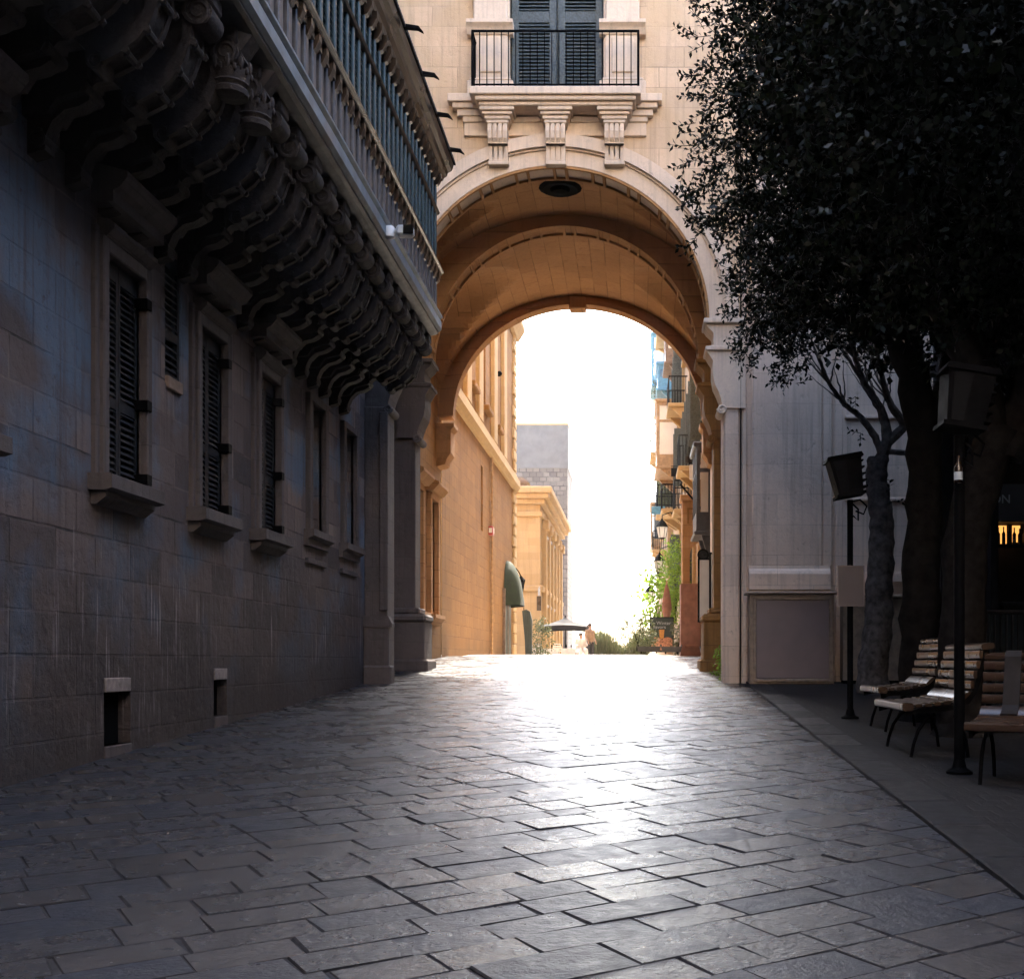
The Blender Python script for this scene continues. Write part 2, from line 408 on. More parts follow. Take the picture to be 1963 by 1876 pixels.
while y < 20.6:
    L = R.uniform(.8, 1.2); xk = lambda q: 1.80 + .011*q
    slab(mb, [(xk(y), y), (xk(y)+.36, y), (xk(y+L)+.36, y+L), (xk(y+L), y+L)], .03 + R.uniform(-.004, .004), .006, .02, (0, R.gauss(0, .004)))
    y += L
kb_ = struct(mb.build('kerb', M['kerb'])); kb_.data.materials.append(M['joint'])
for i_, p_ in enumerate(kb_.data.polygons): p_.material_index = 0 if i_ % 9 == 0 else 1
struct(sheet([-5.2, 2, 5, 9.4], [-22, -15, -10, -5, -2.5, -1.2], .01).build('square_paving', M['pave']))  # dark paving added behind the camera to cut sunlight bounce
struct(sheet([2.14, 2.6, 5, 14], [i*.5 for i in range(-8, 43)], .022).build('pavement', M['pave']))

# ------------------------------------------------------------------ PALACE on the left
PX = -4.9
palace = thing('palace', 'dark limestone palace with shuttered windows under a long enclosed balcony on scroll corbels', 'building', (PX, 10, 0))
wins = [10.93, 13.2, 15.25]; blind = [17.6, 19.62]
WB, WT = Z(1.68), Z(3.74)
holes = [(c-.4, c+.42, WB, WT) for c in [5.9, 8.12] + wins] + [(c-.36, c+.38, Z(1.95), Z(3.9)) for c in blind] + [(11.98, 12.4, Z(2.9), Z(4.3))]
vents = [(10.6, 11.16, Z(-.16), Z(-.80)), (13.37, 13.8, Z(-.09), Z(-.66))]
holes += [(a, b, d, c) for a, b, c, d in vents]
mb = MB(); holed(mb, lambda u, v, d: (PX-d, u, v), -14, 20.9, -1.2, 17, holes, .26)
mb.box(-8, PX-.7, -14, 20.9, -1.2, 17)
mb.build('wall', M['palace'], palace)
def louvre_shutter(mb, y0, y1, z0, z1, x, step=.062):     # leaf facing +X
    s = .045
    mb.box(x-.03, x, y0, y0+s, z0, z1); mb.box(x-.03, x, y1-s, y1, z0, z1)
    zm = z0 + (z1-z0)*.36
    for a, b in ((z0, z0+.08), (zm-.05, zm+.05), (z1-.16, z1)): mb.box(x-.029, x-.001, y0+s, y1-s, a, b)
    for a, b in ((z0+.08, zm-.05), (zm+.05, z1-.16)):
        z = a + step*.5
        while z < b - step*.3:
            mb.prism([(x-.035, z+.032), (x-.028, z+.036), (x+.002, z-.004), (x-.005, z-.010)], 'y', y0+s, y1-s)
            z += step
def palace_window(c):
    y0, y1 = c-.4, c+.42
    f = MB(); w = .11; x1 = PX+.09
    f.box(PX-.05, x1, y0-w, y0, WB, WT+.13, .012); f.box(PX-.05, x1, y1, y1+w, WB, WT+.13, .012)
    f.box(PX-.05, x1-.003, y0, y1, WT, WT+.13, .012)
    f.box(PX-.01, x1-.04, y0-w-.07, y0-w, WB, WT+.2, .01); f.box(PX-.01, x1-.04, y1+w, y1+w+.07, WB, WT+.2, .01)
    f.prism([(PX, WT+.13), (PX+.09, WT+.13), (PX+.16, WT+.2), (PX+.16, WT+.24), (PX+.1, WT+.29), (PX, WT+.29)], 'y', y0-w*.6, y1+w*.6)
    win = f.build('window', M['palacetrim'], palace)
    for a, b in ((y0, c+.005), (c+.015, y1)):
        m = MB(); louvre_shutter(m, a, b, WB, WT, PX-.02); m.box(PX-.25, PX-.1, a, b, WB, WT); m.build('shutter', M['shutter'], win)
    for zz in (WB+.05, (WB+WT)/2-.25, WT-.28):
        hg = MB(); hg.box(PX-.03, PX+.105, y1-.05, y1+.06, zz, zz+.1); hg.build('hinge', M['iron'], win)
    s = MB(); a, b = y0-.25, y1+.1
    s.prism([(PX-.02, WB-.15), (PX+.16, WB-.15), (PX+.22, WB-.13), (PX+.22, WB-.01), (PX+.2, WB), (PX-.02, WB)], 'y', a, b)
    s.prism([(PX-.02, WB-.27), (PX+.05, WB-.27), (PX+.14, WB-.2), (PX+.14, WB-.15), (PX-.02, WB-.15)], 'y', a+.06, b-.06)
    s.build('sill', M['palacetrim'], win)
    h = MB(); z0 = WT+.50
    h.prism([(PX-.02, z0-.12), (PX+.2, z0-.1), (PX+.2, z0), (PX+.26, z0+.03), (PX+.33, z0+.12), (PX+.33, z0+.17), (PX-.02, z0+.26)], 'y', y0-.18, y1+.12)
    h.build('hood', M['palacetrim'], win)
for c in [5.9, 8.12] + wins: palace_window(c)
for c in blind:
    f = MB(); y0, y1 = c-.36, c+.38; zb, zt = Z(1.95), Z(3.9)
    f.box(PX-.05, PX+.08, y0-.14, y0, zb, zt+.1, .012); f.box(PX-.05, PX+.08, y1, y1+.14, zb, zt+.1, .012)
    f.box(PX-.05, PX+.077, y0, y1, zt, zt+.1); f.box(PX-.3, PX-.2, y0, y1, zb, zt)
    w = f.build('blind_window', M['palacetrim'], palace)
    s = MB(); s.prism([(PX-.02, zb-.24), (PX+.07, zb-.24), (PX+.07, zb-.14), (PX+.16, zb-.1), (PX+.16, zb), (PX-.02, zb)], 'y', y0-.24, y1+.22)
    s.box(PX-.02, PX+.05, y0-.16, y1+.14, zb-.5, zb-.42, .01)
    s.build('sill', M['palacetrim'], w)
m = MB(); louvre_shutter(m, 11.98, 12.4, Z(2.95), Z(4.3), PX-.02, .075); m.box(PX-.25, PX-.1, 11.98, 12.4, Z(2.9), Z(4.3))
sw = m.build('small_window', M['shutter'], palace)
m = MB(); m.box(PX-.05, PX+.035, 12.0, 12.38, Z(2.85), Z(2.98), .01); m.build('sill', M['rust'], sw)
for a, b, t_, b_ in vents:
    m = MB(); m.box(PX-.6, PX-.12, a-.02, b+.02, b_-.02, t_+.02); v_ = m.build('cellar_opening', M['black'], palace)
    m = MB(); m.box(PX-.1, PX+.012, a+.02, b-.01, t_-.14, t_-.005, .008); m.build('lintel', M['vent'], v_)
    m = MB(); m.box(PX-.2, PX+.02, a, b, b_-.3, b_+.0, .008); m.build('sill', M['palacetrim'], v_)

# --- balcony
BX = -3.3; BY0, BY1 = 3.0, 19.2
b0, rl, tr_, cb, ct = Z(5.46), Z(6.45), Z(7.45), Z(8.1), Z(8.42)
mb = MB()
mb.box(PX-.01, BX-.02, BY0, BY1-.02, b0+.02, b0+.16)          # floor
mb.box(PX-.01, BX-.16, BY0, BY1-.1, b0+.16, ct-.05)           # inner core of the box
bal = mb.build('balcony', M['teal'], palace)
m = MB()
m.prism([(BX-.2, b0-.06), (BX-.02, b0-.02), (BX+.02, b0), (BX+.02, b0+.03), (BX-.2, b0+.03)], 'y', BY0, BY1)
m.build('soffit_moulding', M['shutter'], bal)
m = MB()
m.prism([(BX-.05, b0+.03), (BX+.03, b0+.03), (BX+.07, b0+.07), (BX+.07, b0+.2), (BX+.03, b0+.22), (BX-.05, b0+.22)], 'y', BY0, BY1+.03)
m.prism([(BX-.05, b0+.245), (BX+.05, b0+.245), (BX+.085, b0+.27), (BX+.085, b0+.30), (BX+.05, b0+.32), (BX-.05, b0+.34)], 'y', BY0, BY1+.04)
m.build('fascia', M['lead'], bal)
step = .28; ny = int((BY1-BY0)/step)
lo, up, brk, den = MB(), MB(), MB(), MB()
lo.box(BX-.14, BX-.08, BY0, BY1-.03, b0+.3, rl)
up.box(BX-.14, BX-.085, BY0, BY1-.03, rl, cb)
for i in range(ny+1):
    y = BY1 - .07 - i*step
    lo.box(BX-.085, BX, y-.065, y+.065, b0+.34, rl-.06, .012)
    lo.box(BX-.084, BX-.04, y-.155, y-.105, b0+.34, rl-.1, .01)
    brk.prism([(BX-.05, rl-.2), (BX+.02, rl-.16), (BX+.06, rl-.07), (BX+.06, rl-.0), (BX-.05, rl-.0)], 'y', y-.05, y+.05)
    up.box(BX-.085, BX, y-.045, y+.045, rl+.12, cb, .01)
    up.box(BX-.084, BX-.05, y-.155, y-.125, rl+.12, cb, .006)
    z = rl+.2
    while z < cb-.1:
        up.add([(BX-.05, y+.05, z+.05), (BX-.05, y+.235-.002, z+.05), (BX-.02, y+.235-.002, z), (BX-.02, y+.05, z)], [(0, 1, 2, 3)])
        z += .075
    den.prism([(BX-.05, cb-.22), (BX+.03, cb-.19), (BX+.09, cb-.08), (BX+.09, cb), (BX-.05, cb)], 'y', y-.045, y+.045)
    den.box(BX-.06, BX+.035, y+.09, y+.19, cb-.10, cb-.005)
    brk.box(BX-.05, BX+.025, y+.09, y+.19, rl-.1, rl-.005)
lo.build('lower_panel', M['tealgrey'], bal); up.build('louvred_glazing', M['teal'], bal)
brk.build('rail_bracket_row', M['brownpaint'], bal); den.build('dentil_row', M['brownpaint'], bal)
m = MB()
m.prism([(BX-.08, rl), (BX+.07, rl), (BX+.07, rl+.03), (BX+.1, rl+.045), (BX+.1, rl+.08), (BX+.05, rl+.1), (BX+.03, rl+.13), (BX-.08, rl+.13)], 'y', BY0, BY1+.08)
m.build('sill_rail', M['brownpaint'], bal)
m = MB(); m.prism([(BX-.08, tr_), (BX+.025, tr_), (BX+.045, tr_+.03), (BX+.025, tr_+.07), (BX-.08, tr_+.07)], 'y', BY0, BY1+.02); m.build('transom', M['brownpaint'], bal)
m = MB()
m.prism([(BX-.2, cb), (BX+.06, cb), (BX+.08, cb+.05), (BX+.13, cb+.08), (BX+.15, cb+.14), (BX+.21, cb+.17), (BX+.24, cb+.24), (BX+.24, cb+.27), (BX-.2, cb+.3)], 'y', BY0, BY1+.22)
m.build('cornice', M['brownpaint'], bal)
m = MB(); m.prism([(PX, ct+.3), (BX+.27, ct-.04), (BX+.27, ct+.0), (BX+.25, ct+.06), (PX, ct+.4)], 'y', BY0, BY1+.26); m.build('roof', M['greyfab'], bal)
for k in range(9):
    y = 18.9 - k*1.22
    m = MB(); m.prism([(BX+.2, ct-.035), (BX+.42, ct-.055), (BX+.5, ct-.095), (BX+.44, ct-.02), (BX+.2, ct+.02)], 'y', y-.035, y+.035); m.build('gutter_spike', M['iron'], bal)
# scroll corbels
def corbel(y, crown, parent):
    m = MB(); d = lambda a: PX + a; T = Z(5.42)
    def body(w, s):
        prof = [(0, 5.42), (1.42, 5.42), (1.46, 5.34), (1.34-s, 5.16), (1.33-s, 4.98), (1.26-s, 4.80), (1.15-s, 4.67+s*.6), (1.02-s, 4.57+s), (.90, 4.52+s), (.83, 4.46),
                (.76, 4.5), (.76, 4.6), (.68, 4.68), (.56, 4.66), (.50, 4.6), (.50, 4.52), (.42, 4.47), (.30, 4.44), (.2, 4.35), (.15, 4.24), (.14, 4.12), (0, 4.08)]
        m.prism([(d(a), Z(b)) for a, b in prof], 'y', y-w, y+w)
    body(.078, -.006); 
    # two raised flanges
    def flange(ya, yb):
        out = [(1.345, 5.2), (1.35, 5.0), (1.279, 4.794), (1.17, 4.652), (1.032, 4.547), (.9, 4.48)]
        inn = [(.9, 4.56), (1.0, 4.62), (1.1, 4.72), (1.2, 4.84), (1.27, 5.0), (1.27, 5.2)]
        m.prism([(d(a), Z(b)) for a, b in out + inn], 'y', ya, yb)
    flange(y-.13, y-.075); flange(y+.075, y+.13)
    m.box(d(0), d(.52), y-.15, y+.15, Z(4.66), Z(5.42)); m.box(d(.5), d(1.5), y-.14, y+.14, Z(5.28), Z(5.42), .02)
    m.prism([(d(0), Z(4.68)), (d(.46), Z(4.68)), (d(.5), Z(4.62)), (d(.46), Z(4.55)), (d(.28), Z(4.5)), (d(.2), Z(4.38)), (d(0), Z(4.36))], 'y', y-.16, y+.16)
    # volutes: drum with spiral lip
    def volute(a, b, r, w):
        sp = []
        for i in range(26):
            th = i/25*3.6*PI; rr = r*(1-.72*i/25)
            sp.append((a+rr*math.cos(th+1.0), b+rr*math.sin(th+1.0)))
        n = 14
        m.prism([(d(a+.9*r*math.cos(2*PI*k/n)), Z(b+.9*r*math.sin(2*PI*k/n))) for k in range(n)], 'y', y-w*.86, y+w*.86)
        for sgn in (-1, 1):
            m.tube([(d(p), y+sgn*w*.86, Z(q)) for p, q in sp], [r*.2*(1-.55*i/25) for i in range(26)], 5)
    volute(1.40, 5.2, .125, .16); volute(.85, 4.50, .07, .12); volute(.09, 4.2, .075, .12); volute(.47, 4.6, .06, .17)
    for a, b in ((1.36, 4.96), (1.24, 4.74), (1.08, 4.58)):
        m.tube([(d(a-.015), y-.07, Z(b)), (d(a-.015), y+.07, Z(b))], .03, 8)
        m.tube([(d(a), y-.13, Z(b)), (d(a), y-.1, Z(b))], .03, 6); m.tube([(d(a), y+.1, Z(b)), (d(a), y+.13, Z(b))], .03, 6)
    if crown:
        c = (d(1.4), y, Z(4.92))
        m.lathe(c, [(.02, -.05), (.15, -.04), (.155, .0), (.14, .02), (.15, .04), (.165, .05), (.15, .07), (.17, .16), (.10, .17), (.02, .2)], 14)
        for k in range(9):
            th = 2*PI*k/9
            m.ball((c[0]+.165*math.cos(th), c[1]+.165*math.sin(th), c[2]+.2), (.025, .025, .06), 6); m.ball((c[0]+.17*math.cos(th+.35), c[1]+.17*math.sin(th+.35), c[2]+.15), (.02, .02, .035), 6)
        m.prism([(d(1.25), Z(5.15)), (d(1.5), Z(5.4)), (d(1.62), Z(5.36)), (d(1.52), Z(5.22)), (d(1.56), Z(5.14)), (d(1.4), Z(5.08))], 'y', y-.1, y+.1)
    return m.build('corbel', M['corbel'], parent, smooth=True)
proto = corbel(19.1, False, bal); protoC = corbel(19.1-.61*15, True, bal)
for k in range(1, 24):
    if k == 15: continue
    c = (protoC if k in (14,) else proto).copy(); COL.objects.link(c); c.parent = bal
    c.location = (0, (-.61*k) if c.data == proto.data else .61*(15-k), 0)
m = MB()          # stone frieze behind the corbels on the wall
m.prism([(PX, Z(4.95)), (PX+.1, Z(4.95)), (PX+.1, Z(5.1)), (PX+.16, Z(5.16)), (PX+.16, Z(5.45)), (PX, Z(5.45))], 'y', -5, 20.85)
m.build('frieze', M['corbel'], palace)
# security camera on the fascia
sc_ = thing('security_camera', 'small white bullet security camera on the lead edge of the long balcony', 'camera', (BX+.09, 15.0, Z(5.62)))
m = MB(); m.lathe((BX+.10, 15.0, Z(5.52)), [(.02, -.03), (.075, 0), (.08, .1), (.06, .14), (.02, .15)], 12); m.build('mount', M['white'], sc_, smooth=True)
m = MB(); m.tube([(BX+.15, 15.0, Z(5.60)), (BX+.24, 14.98, Z(5.60))], [.03, .04], 8); m.box(BX+.2, BX+.42, 14.9, 15.06, Z(5.52), Z(5.66), .03); m.build('housing', M['white'], sc_, smooth=True)
m = MB(); m.box(BX+.30, BX+.43, 14.885, 14.905, Z(5.535), Z(5.645)); m.build('lens', M['black'], sc_)

# ------------------------------------------------------------------ ARCH BUILDING
AX = -1.44; SP = 6.19; AR = 2.81; FY = 20.95
arch = thing('arch_building', 'honey limestone building spanning the street over a tall vaulted archway', 'building', (AX, 21, 0))
def ring_pts(r, n=64, a=None, spring=SP):
    a = a or r
    return [(AX + a*math.cos(PI - PI*i/n), Z(spring) + r*math.sin(PI - PI*i/n)) for i in range(n+1)]
def arch_wall(mb, y, xl, xr, ztop, r, a=None, zb=-1.2, spring=SP, yb=None, jl=None, jr=None):
    """wall face at y with a round opening and the soffit back to yb"""
    p = ring_pts(r, 64, a, spring)
    for (x0, z0), (x1, z1) in zip(p, p[1:]):
        mb.add([(x0, y, z0), (x1, y, z1), (x1, y, ztop), (x0, y, ztop)], [(0, 1, 2, 3)])
        if yb: mb.add([(x0, y, z0), (x1, y, z1), (x1, yb, z1), (x0, yb, z0)], [(0, 1, 2, 3)])
    l, rr = p[0][0], p[-1][0]
    mb.add([(xl, y, Z(spring)), (l, y, Z(spring)), (l, y, ztop), (xl, y, ztop)], [(0, 1, 2, 3)])
    mb.add([(rr, y, Z(spring)), (xr, y, Z(spring)), (xr, y, ztop), (rr, y, ztop)], [(0, 1, 2, 3)])
PL, PR = AX-3.06, AX+3.06            # pier faces towards the passage
# front wall, with the window opening
DX0, DX1, DB, DT = -2.27, -.56, Z(10.2), Z(13.6)
mb = MB(); top = Z(33)  # unseen upper wall raised to keep the sun off the street
p = ring_pts(AR+.02)
hx = [q[0] for q in p]
for (x0, z0), (x1, z1) in zip(p, p[1:]):
    mb.add([(x0, FY, z0), (x1, FY, z1), (x1, FY, DB), (x0, FY, DB)], [(0, 1, 2, 3)])
    mb.add([(x0, FY, z0), (x1, FY, z1), (x1, FY+.5, z1), (x0, FY+.5, z0)], [(0, 1, 2, 3)])
holed(mb, lambda u, v, d: (u, FY+d, v), p[0][0], p[-1][0], DB, top, [(DX0, DX1, DB+.01, DT)], .3)
mb.add([(-8, FY, Z(SP)), (p[0][0], FY, Z(SP)), (p[0][0], FY, top), (-8, FY, top)], [(0, 1, 2, 3)])
mb.add([(p[-1][0], FY, Z(SP)), (11, FY, Z(SP)), (11, FY, top), (p[-1][0], FY, top)], [(0, 1, 2, 3)])
mb.add([(-8, FY, top), (11, FY, top), (11, 29.6, top), (-8, 29.6, top)], [(0, 1, 2, 3)])
mb.add([(-8, 29.6, Z(10)), (11, 29.6, Z(10)), (11, 29.6, top), (-8, 29.6, top)], [(0, 1, 2, 3)])
mb.build('wall', M['facade'], arch)
mb = MB()
mb.box(1.95, 11, FY, 29.5, -1.2, Z(SP)); mb.build('lower_wall', M['pier'], arch)
mb = MB(); mb.box(PR, 1.949, FY+.0, FY+.55, -1.2, Z(SP)-.02); mb.build('arch_pier', M['pier'], arch)
mb = MB(); mb.box(-8, PL, FY, FY+.55, -1.2, Z(SP)-.02); mb.build('arch_pier', M['palacetrim'], arch)
# archivolt
def ring_solid(mb, r0, r1, y0, y1, n=72, a0=0., a1=PI, ax=0.):
    vs = []; fs = []
    for i in range(n+1):
        th = PI - (a0 + (a1-a0)*i/n); c, s = math.cos(th), math.sin(th)
        for r in (r0, r1):
            for y in (y0, y1): vs.append((AX + (r+ax)*c, y, Z(SP) + r*s))
    for i in range(n):
        k = 4*i
        fs += [(k, k+4, k+6, k+2), (k+1, k+3, k+7, k+5), (k, k+1, k+5, k+4), (k+2, k+6, k+7, k+3)]
    fs += [(0, 2, 3, 1), (4*n, 4*n+1, 4*n+3, 4*n+2)]
    return mb.add(vs, fs)
m = MB(); ring_solid(m, AR, 3.08, FY-.06, FY+.5); ring_solid(m, 3.081, 3.12, FY-.1, FY+.02); ring_solid(m, 3.121, 3.34, FY-.16, FY+.02)
m.build('archivolt', M['trim'], arch)
# soffit coffers: edge bands and cross bars
def soffit(m, r, y0, y1):
    ring_solid(m, r-.045, r-.002, y0, y0+.06); ring_solid(m, r-.045, r-.002, y1-.06, y1)
    a = 0.02; k = 0
    while a < PI-.03:
        w = .02; ring_solid(m, r-.044, r-.003, y0+.06, y1-.06, 2, a, a+w); a += w + (.155 if k % 2 else .06); k += 1
m = MB(); soffit(m, AR, FY-.05, FY+.5); m.build('coffer_frame', M['vault'], arch)
# inner rib
m = MB(); ring_solid(m, AR+.0, 3.6, 23.7, 24.25); m.build('rib', M['vault'], arch)
m = MB(); soffit(m, AR, 23.68, 24.27); m.build('coffer_frame', M['vault'], arch)
# back arch
m = MB()
BA, BB = 3.17, 2.86
def ell(mb, a0, b0, a1, b1, y0, y1, n=72):
    vs = []; fs = []
    for i in range(n+1):
        th = PI - PI*i/n; c, s = math.cos(th), math.sin(th)
        for a, b in ((a0, b0), (a1, b1)):
            for y in (y0, y1): vs.append((AX+a*c, y, Z(SP-.04)+b*s))
    for i in range(n):
        k = 4*i; fs += [(k, k+4, k+6, k+2), (k+1, k+3, k+7, k+5), (k, k+1, k+5, k+4), (k+2, k+6, k+7, k+3)]
    fs += [(0, 2, 3, 1), (4*n, 4*n+1, 4*n+3, 4*n+2)]
    return mb.add(vs, fs)
ell(m, BA, BB, 5.2, 4.6, 29.0, 29.5); ell(m, BA-.05, BB-.05, BA+.12, BB+.12, 28.9, 29.0); ell(m, BA+.13, BB+.13, BA+.22, BB+.22, 28.95, 29.02)
m.build('back_arch', M['vault'], arch)
m = MB(); m.box(AX-.2, AX+.22, 28.84, 29.3, Z(SP+BB-.2), Z(SP+BB+.1), .02); m.build('keystone', M['vault'], arch)
for s, x in ((1, AX-BA), (-1, AX+BA)):
    m = MB(); prof = [(x-s*.4, 5.95), (x+s*.08, 5.95), (x+s*.08, 5.86), (x+s*.0, 5.78), (x+s*.0, 5.2), (x-s*.1, 5.06), (x-s*.14, 4.92), (x-s*.4, 4.85)]
    m.prism([(a, Z(b)) for a, b in prof], 'y', 28.8, 29.45); m.build('impost_corbel', M['vault'], arch)
# groin vaults
def vault(y0, y1, lh):
    xs = [AX-3.54 + 7.08*i/64 for i in range(65)]; ys = [y0 + (y1-y0)*j/36 for j in range(37)]; yc = (y0+y1)/2; hf = (y1-y0)/2
    vs = []
    for y in ys:
        zl = lh*math.sqrt(max(0, 1-((y-yc)/hf)**2))
        for x in xs:
            zb = 3.05*math.sqrt(max(0, 1-((x-AX)/3.54)**2))
            vs.append((x, y, Z(SP-.05+max(zb, zl))))
    n = 65
    return MB().add(vs, [(j*n+i, j*n+i+1, (j+1)*n+i+1, (j+1)*n+i) for j in range(36) for i in range(64)])
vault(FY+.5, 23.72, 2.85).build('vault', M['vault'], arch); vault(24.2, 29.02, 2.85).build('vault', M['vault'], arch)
# passage side walls with two hooded windows on the left
m = MB()
holed(m, lambda u, v, d: (-4.97-d, u, v), FY+.5, 29.5, -1.2, Z(9.3), [(25.6, 26.5, Z(1.2), Z(3.9)), (27.6, 28.5, Z(1.2), Z(3.9))], .25)
m.build('passage_wall', M['passage'], arch); m = MB(); m.add([(2.09, FY+.5, -1.2), (2.09, 29.5, -1.2), (2.09, 29.5, Z(9.3)), (2.09, FY+.5, Z(9.3))], [(0, 1, 2, 3)])
m.build('passage_wall', M['passage'], arch)
for c in (26.05, 28.05):
    m = MB(); x = -4.97
    m.box(x-.05, x+.12, c-.6, c-.45, Z(1.1), Z(4.0), .02); m.box(x-.05, x+.12, c+.45, c+.6, Z(1.1), Z(4.0), .02); m.box(x-.05, x+.115, c-.45, c+.45, Z(3.9), Z(4.05))
    m.prism([(x, Z(4.05)), (x+.18, Z(4.05)), (x+.32, Z(4.2)), (x+.32, Z(4.26)), (x, Z(4.4))], 'y', c-.72, c+.72)
    m.prism([(x, Z(.85)), (x+.1, Z(.85)), (x+.24, Z(1.02)), (x+.24, Z(1.1)), (x, Z(1.1))], 'y', c-.7, c+.7)
    w = m.build('passage_window', M['vault'], arch)
    m = MB(); m.box(x-.24, x-.15, c-.45, c+.45, Z(1.2), Z(3.9)); m.build('shutter', M['rust'], w)
# imposts and piers of the front arch and the rib
def impost(y0, y1, s, pr, mat):
    prof = [(3.45, 6.19), (2.74, 6.19), (2.74, 6.10), (2.78, 6.04), (2.86, 5.97), (2.88, 5.93), (2.88, 5.73), (2.77, 5.70), (2.76, 5.62), (2.82, 5.52), (2.87, 5.44),
            (2.87, 5.2), (2.90, 5.02), (2.97, 4.88), (3.02, 4.74), (3.04, 4.62), (3.07, 4.58), (3.45, 4.58)]
    m = MB(); m.prism([(AX + s*a, Z(b)) for a, b in prof], 'y', y0, y1)
    for a, b in ((2.80, 2.72), (2.83, 2.74)): pass
    m.box(AX+s*2.70, AX+s*3.45, y0-.06, y1+.04, Z(6.11), Z(6.2), .015); m.box(AX+s*2.73, AX+s*3.45, y0-.04, y1+.03, Z(5.62), Z(5.70), .015)
    o = m.build('impost', mat, arch)
    v = MB(); n = 20
    v.tube([(AX+s*(3.03+.085*(1-.7*i/n)*math.cos(PI+3.2*PI*i/n)), y0-.02, Z(4.56)+.085*(1-.7*i/n)*math.sin(PI+3.2*PI*i/n)) for i in range(n+1)], .022, 6)
    v.prism([(AX+s*(3.03+.08*math.cos(2*PI*k/12)), Z(4.56)+.08*math.sin(2*PI*k/12)) for k in range(12)], 'y', y0-.015, y1)
    v.build('scroll', mat, o, smooth=True)
impost(FY-.1, FY+.5, 1, 0, M['trim']); impost(FY-.1, FY+.5, -1, 0, M['palacetrim'])
impost(23.62, 24.3, 1, 0, M['passage']); impost(23.62, 24.3, -1, 0, M['palacetrim'])
for s, mat in ((1, M['passage']), (-1, M['palacetrim'])):
    m = MB(); x0, x1 = sorted((AX+s*3.08, AX+s*3.9))
    m.box(x0, x1, 23.7, 24.25, -1, Z(SP), .015)
    q0, q1 = sorted((AX+s*2.98, AX+s*3.9)); m.box(q0, q1, 23.6, 24.3, Z(.95), Z(1.08), .03)
    q0, q1 = sorted((AX+s*2.86, AX+s*3.9)); m.box(q0, q1, 23.52, 24.4, -1, Z(.78), .02); m.box(q0-.03, q1+.03, 23.48, 24.44, Z(.78), Z(.95), .05)
    q0, q1 = sorted((AX+s*2.78, AX+s*3.9)); m.box(q0, q1, 23.44, 24.5, -1, Z(.02), .04)
    m.build('pier', mat, arch)
m = MB()       # front-left pier strip and base beside the palace
m.box(-4.9, PL+.02, FY-.12, FY, -1, Z(4.6), .015); m.box(-4.62, PL+.035, FY-.16, FY-.1, Z(.9), Z(4.5), .012)
m.box(-4.9, PL+.06, FY-.2, FY+.02, -1, Z(.6), .02); m.prism([(-4.9, Z(.6)), (PL+.12, Z(.6)), (PL+.12, Z(.66)), (PL+.05, Z(.8)), (-4.9, Z(.8))], 'y', FY-.22, FY)
m.box(-4.9, PL+.12, FY-.28, FY+.02, -1, Z(-.1), .03)
m.build('corner_pilaster', M['palacetrim'], arch)
# right wing: raised panel pilaster, base mouldings, recess
m = MB()
m.box(1.64, 1.90, FY-.07, FY, -1, Z(6.19), .012); m.box(1.96, 2.05, FY-.05, FY, -1, Z(8.5), .015)
m.box(2.14, 3.42, FY-.12, FY, Z(1.7), Z(8.8), .03); m.box(3.42, 3.60, FY-.08, FY, Z(1.7), Z(8.8), .02)
m.prism([(FY, Z(1.28)), (FY-.2, Z(1.28)), (FY-.2, Z(1.56)), (FY-.17, Z(1.62)), (FY-.13, Z(1.66)), (FY-.12, Z(1.72)), (FY, Z(1.72))], 'x', 2.08, 3.55)
m.box(2.08, 3.58, FY-.16, FY, -1, Z(1.27), .01)
m.build('pilaster', M['pier'], arch)
m = MB()
for z0, z1, d in ((1.0, 1.1, .06), (1.42, 1.55, .09), (1.55, 1.6, .05), (2.9, 2.96, .04), (4.4, 4.46, .05)):
    m.box(3.84, 9, FY-d, FY, Z(z0), Z(z1), .01)
m.box(3.84, 9, FY-.04, FY, -1, Z(1.0), .01); m.box(3.66, 3.80, FY-.02, FY, -1, Z(8), .01)
m.build('dado_moulding', M['pier'], arch)
m = MB(); m.tube([(1.93, FY-.02, -.2), (1.93, FY-.09, Z(2)), (1.935, FY-.09, Z(6)), (1.93, FY-.06, Z(11))], .012, 6); m.build('cable', M['iron'], arch)
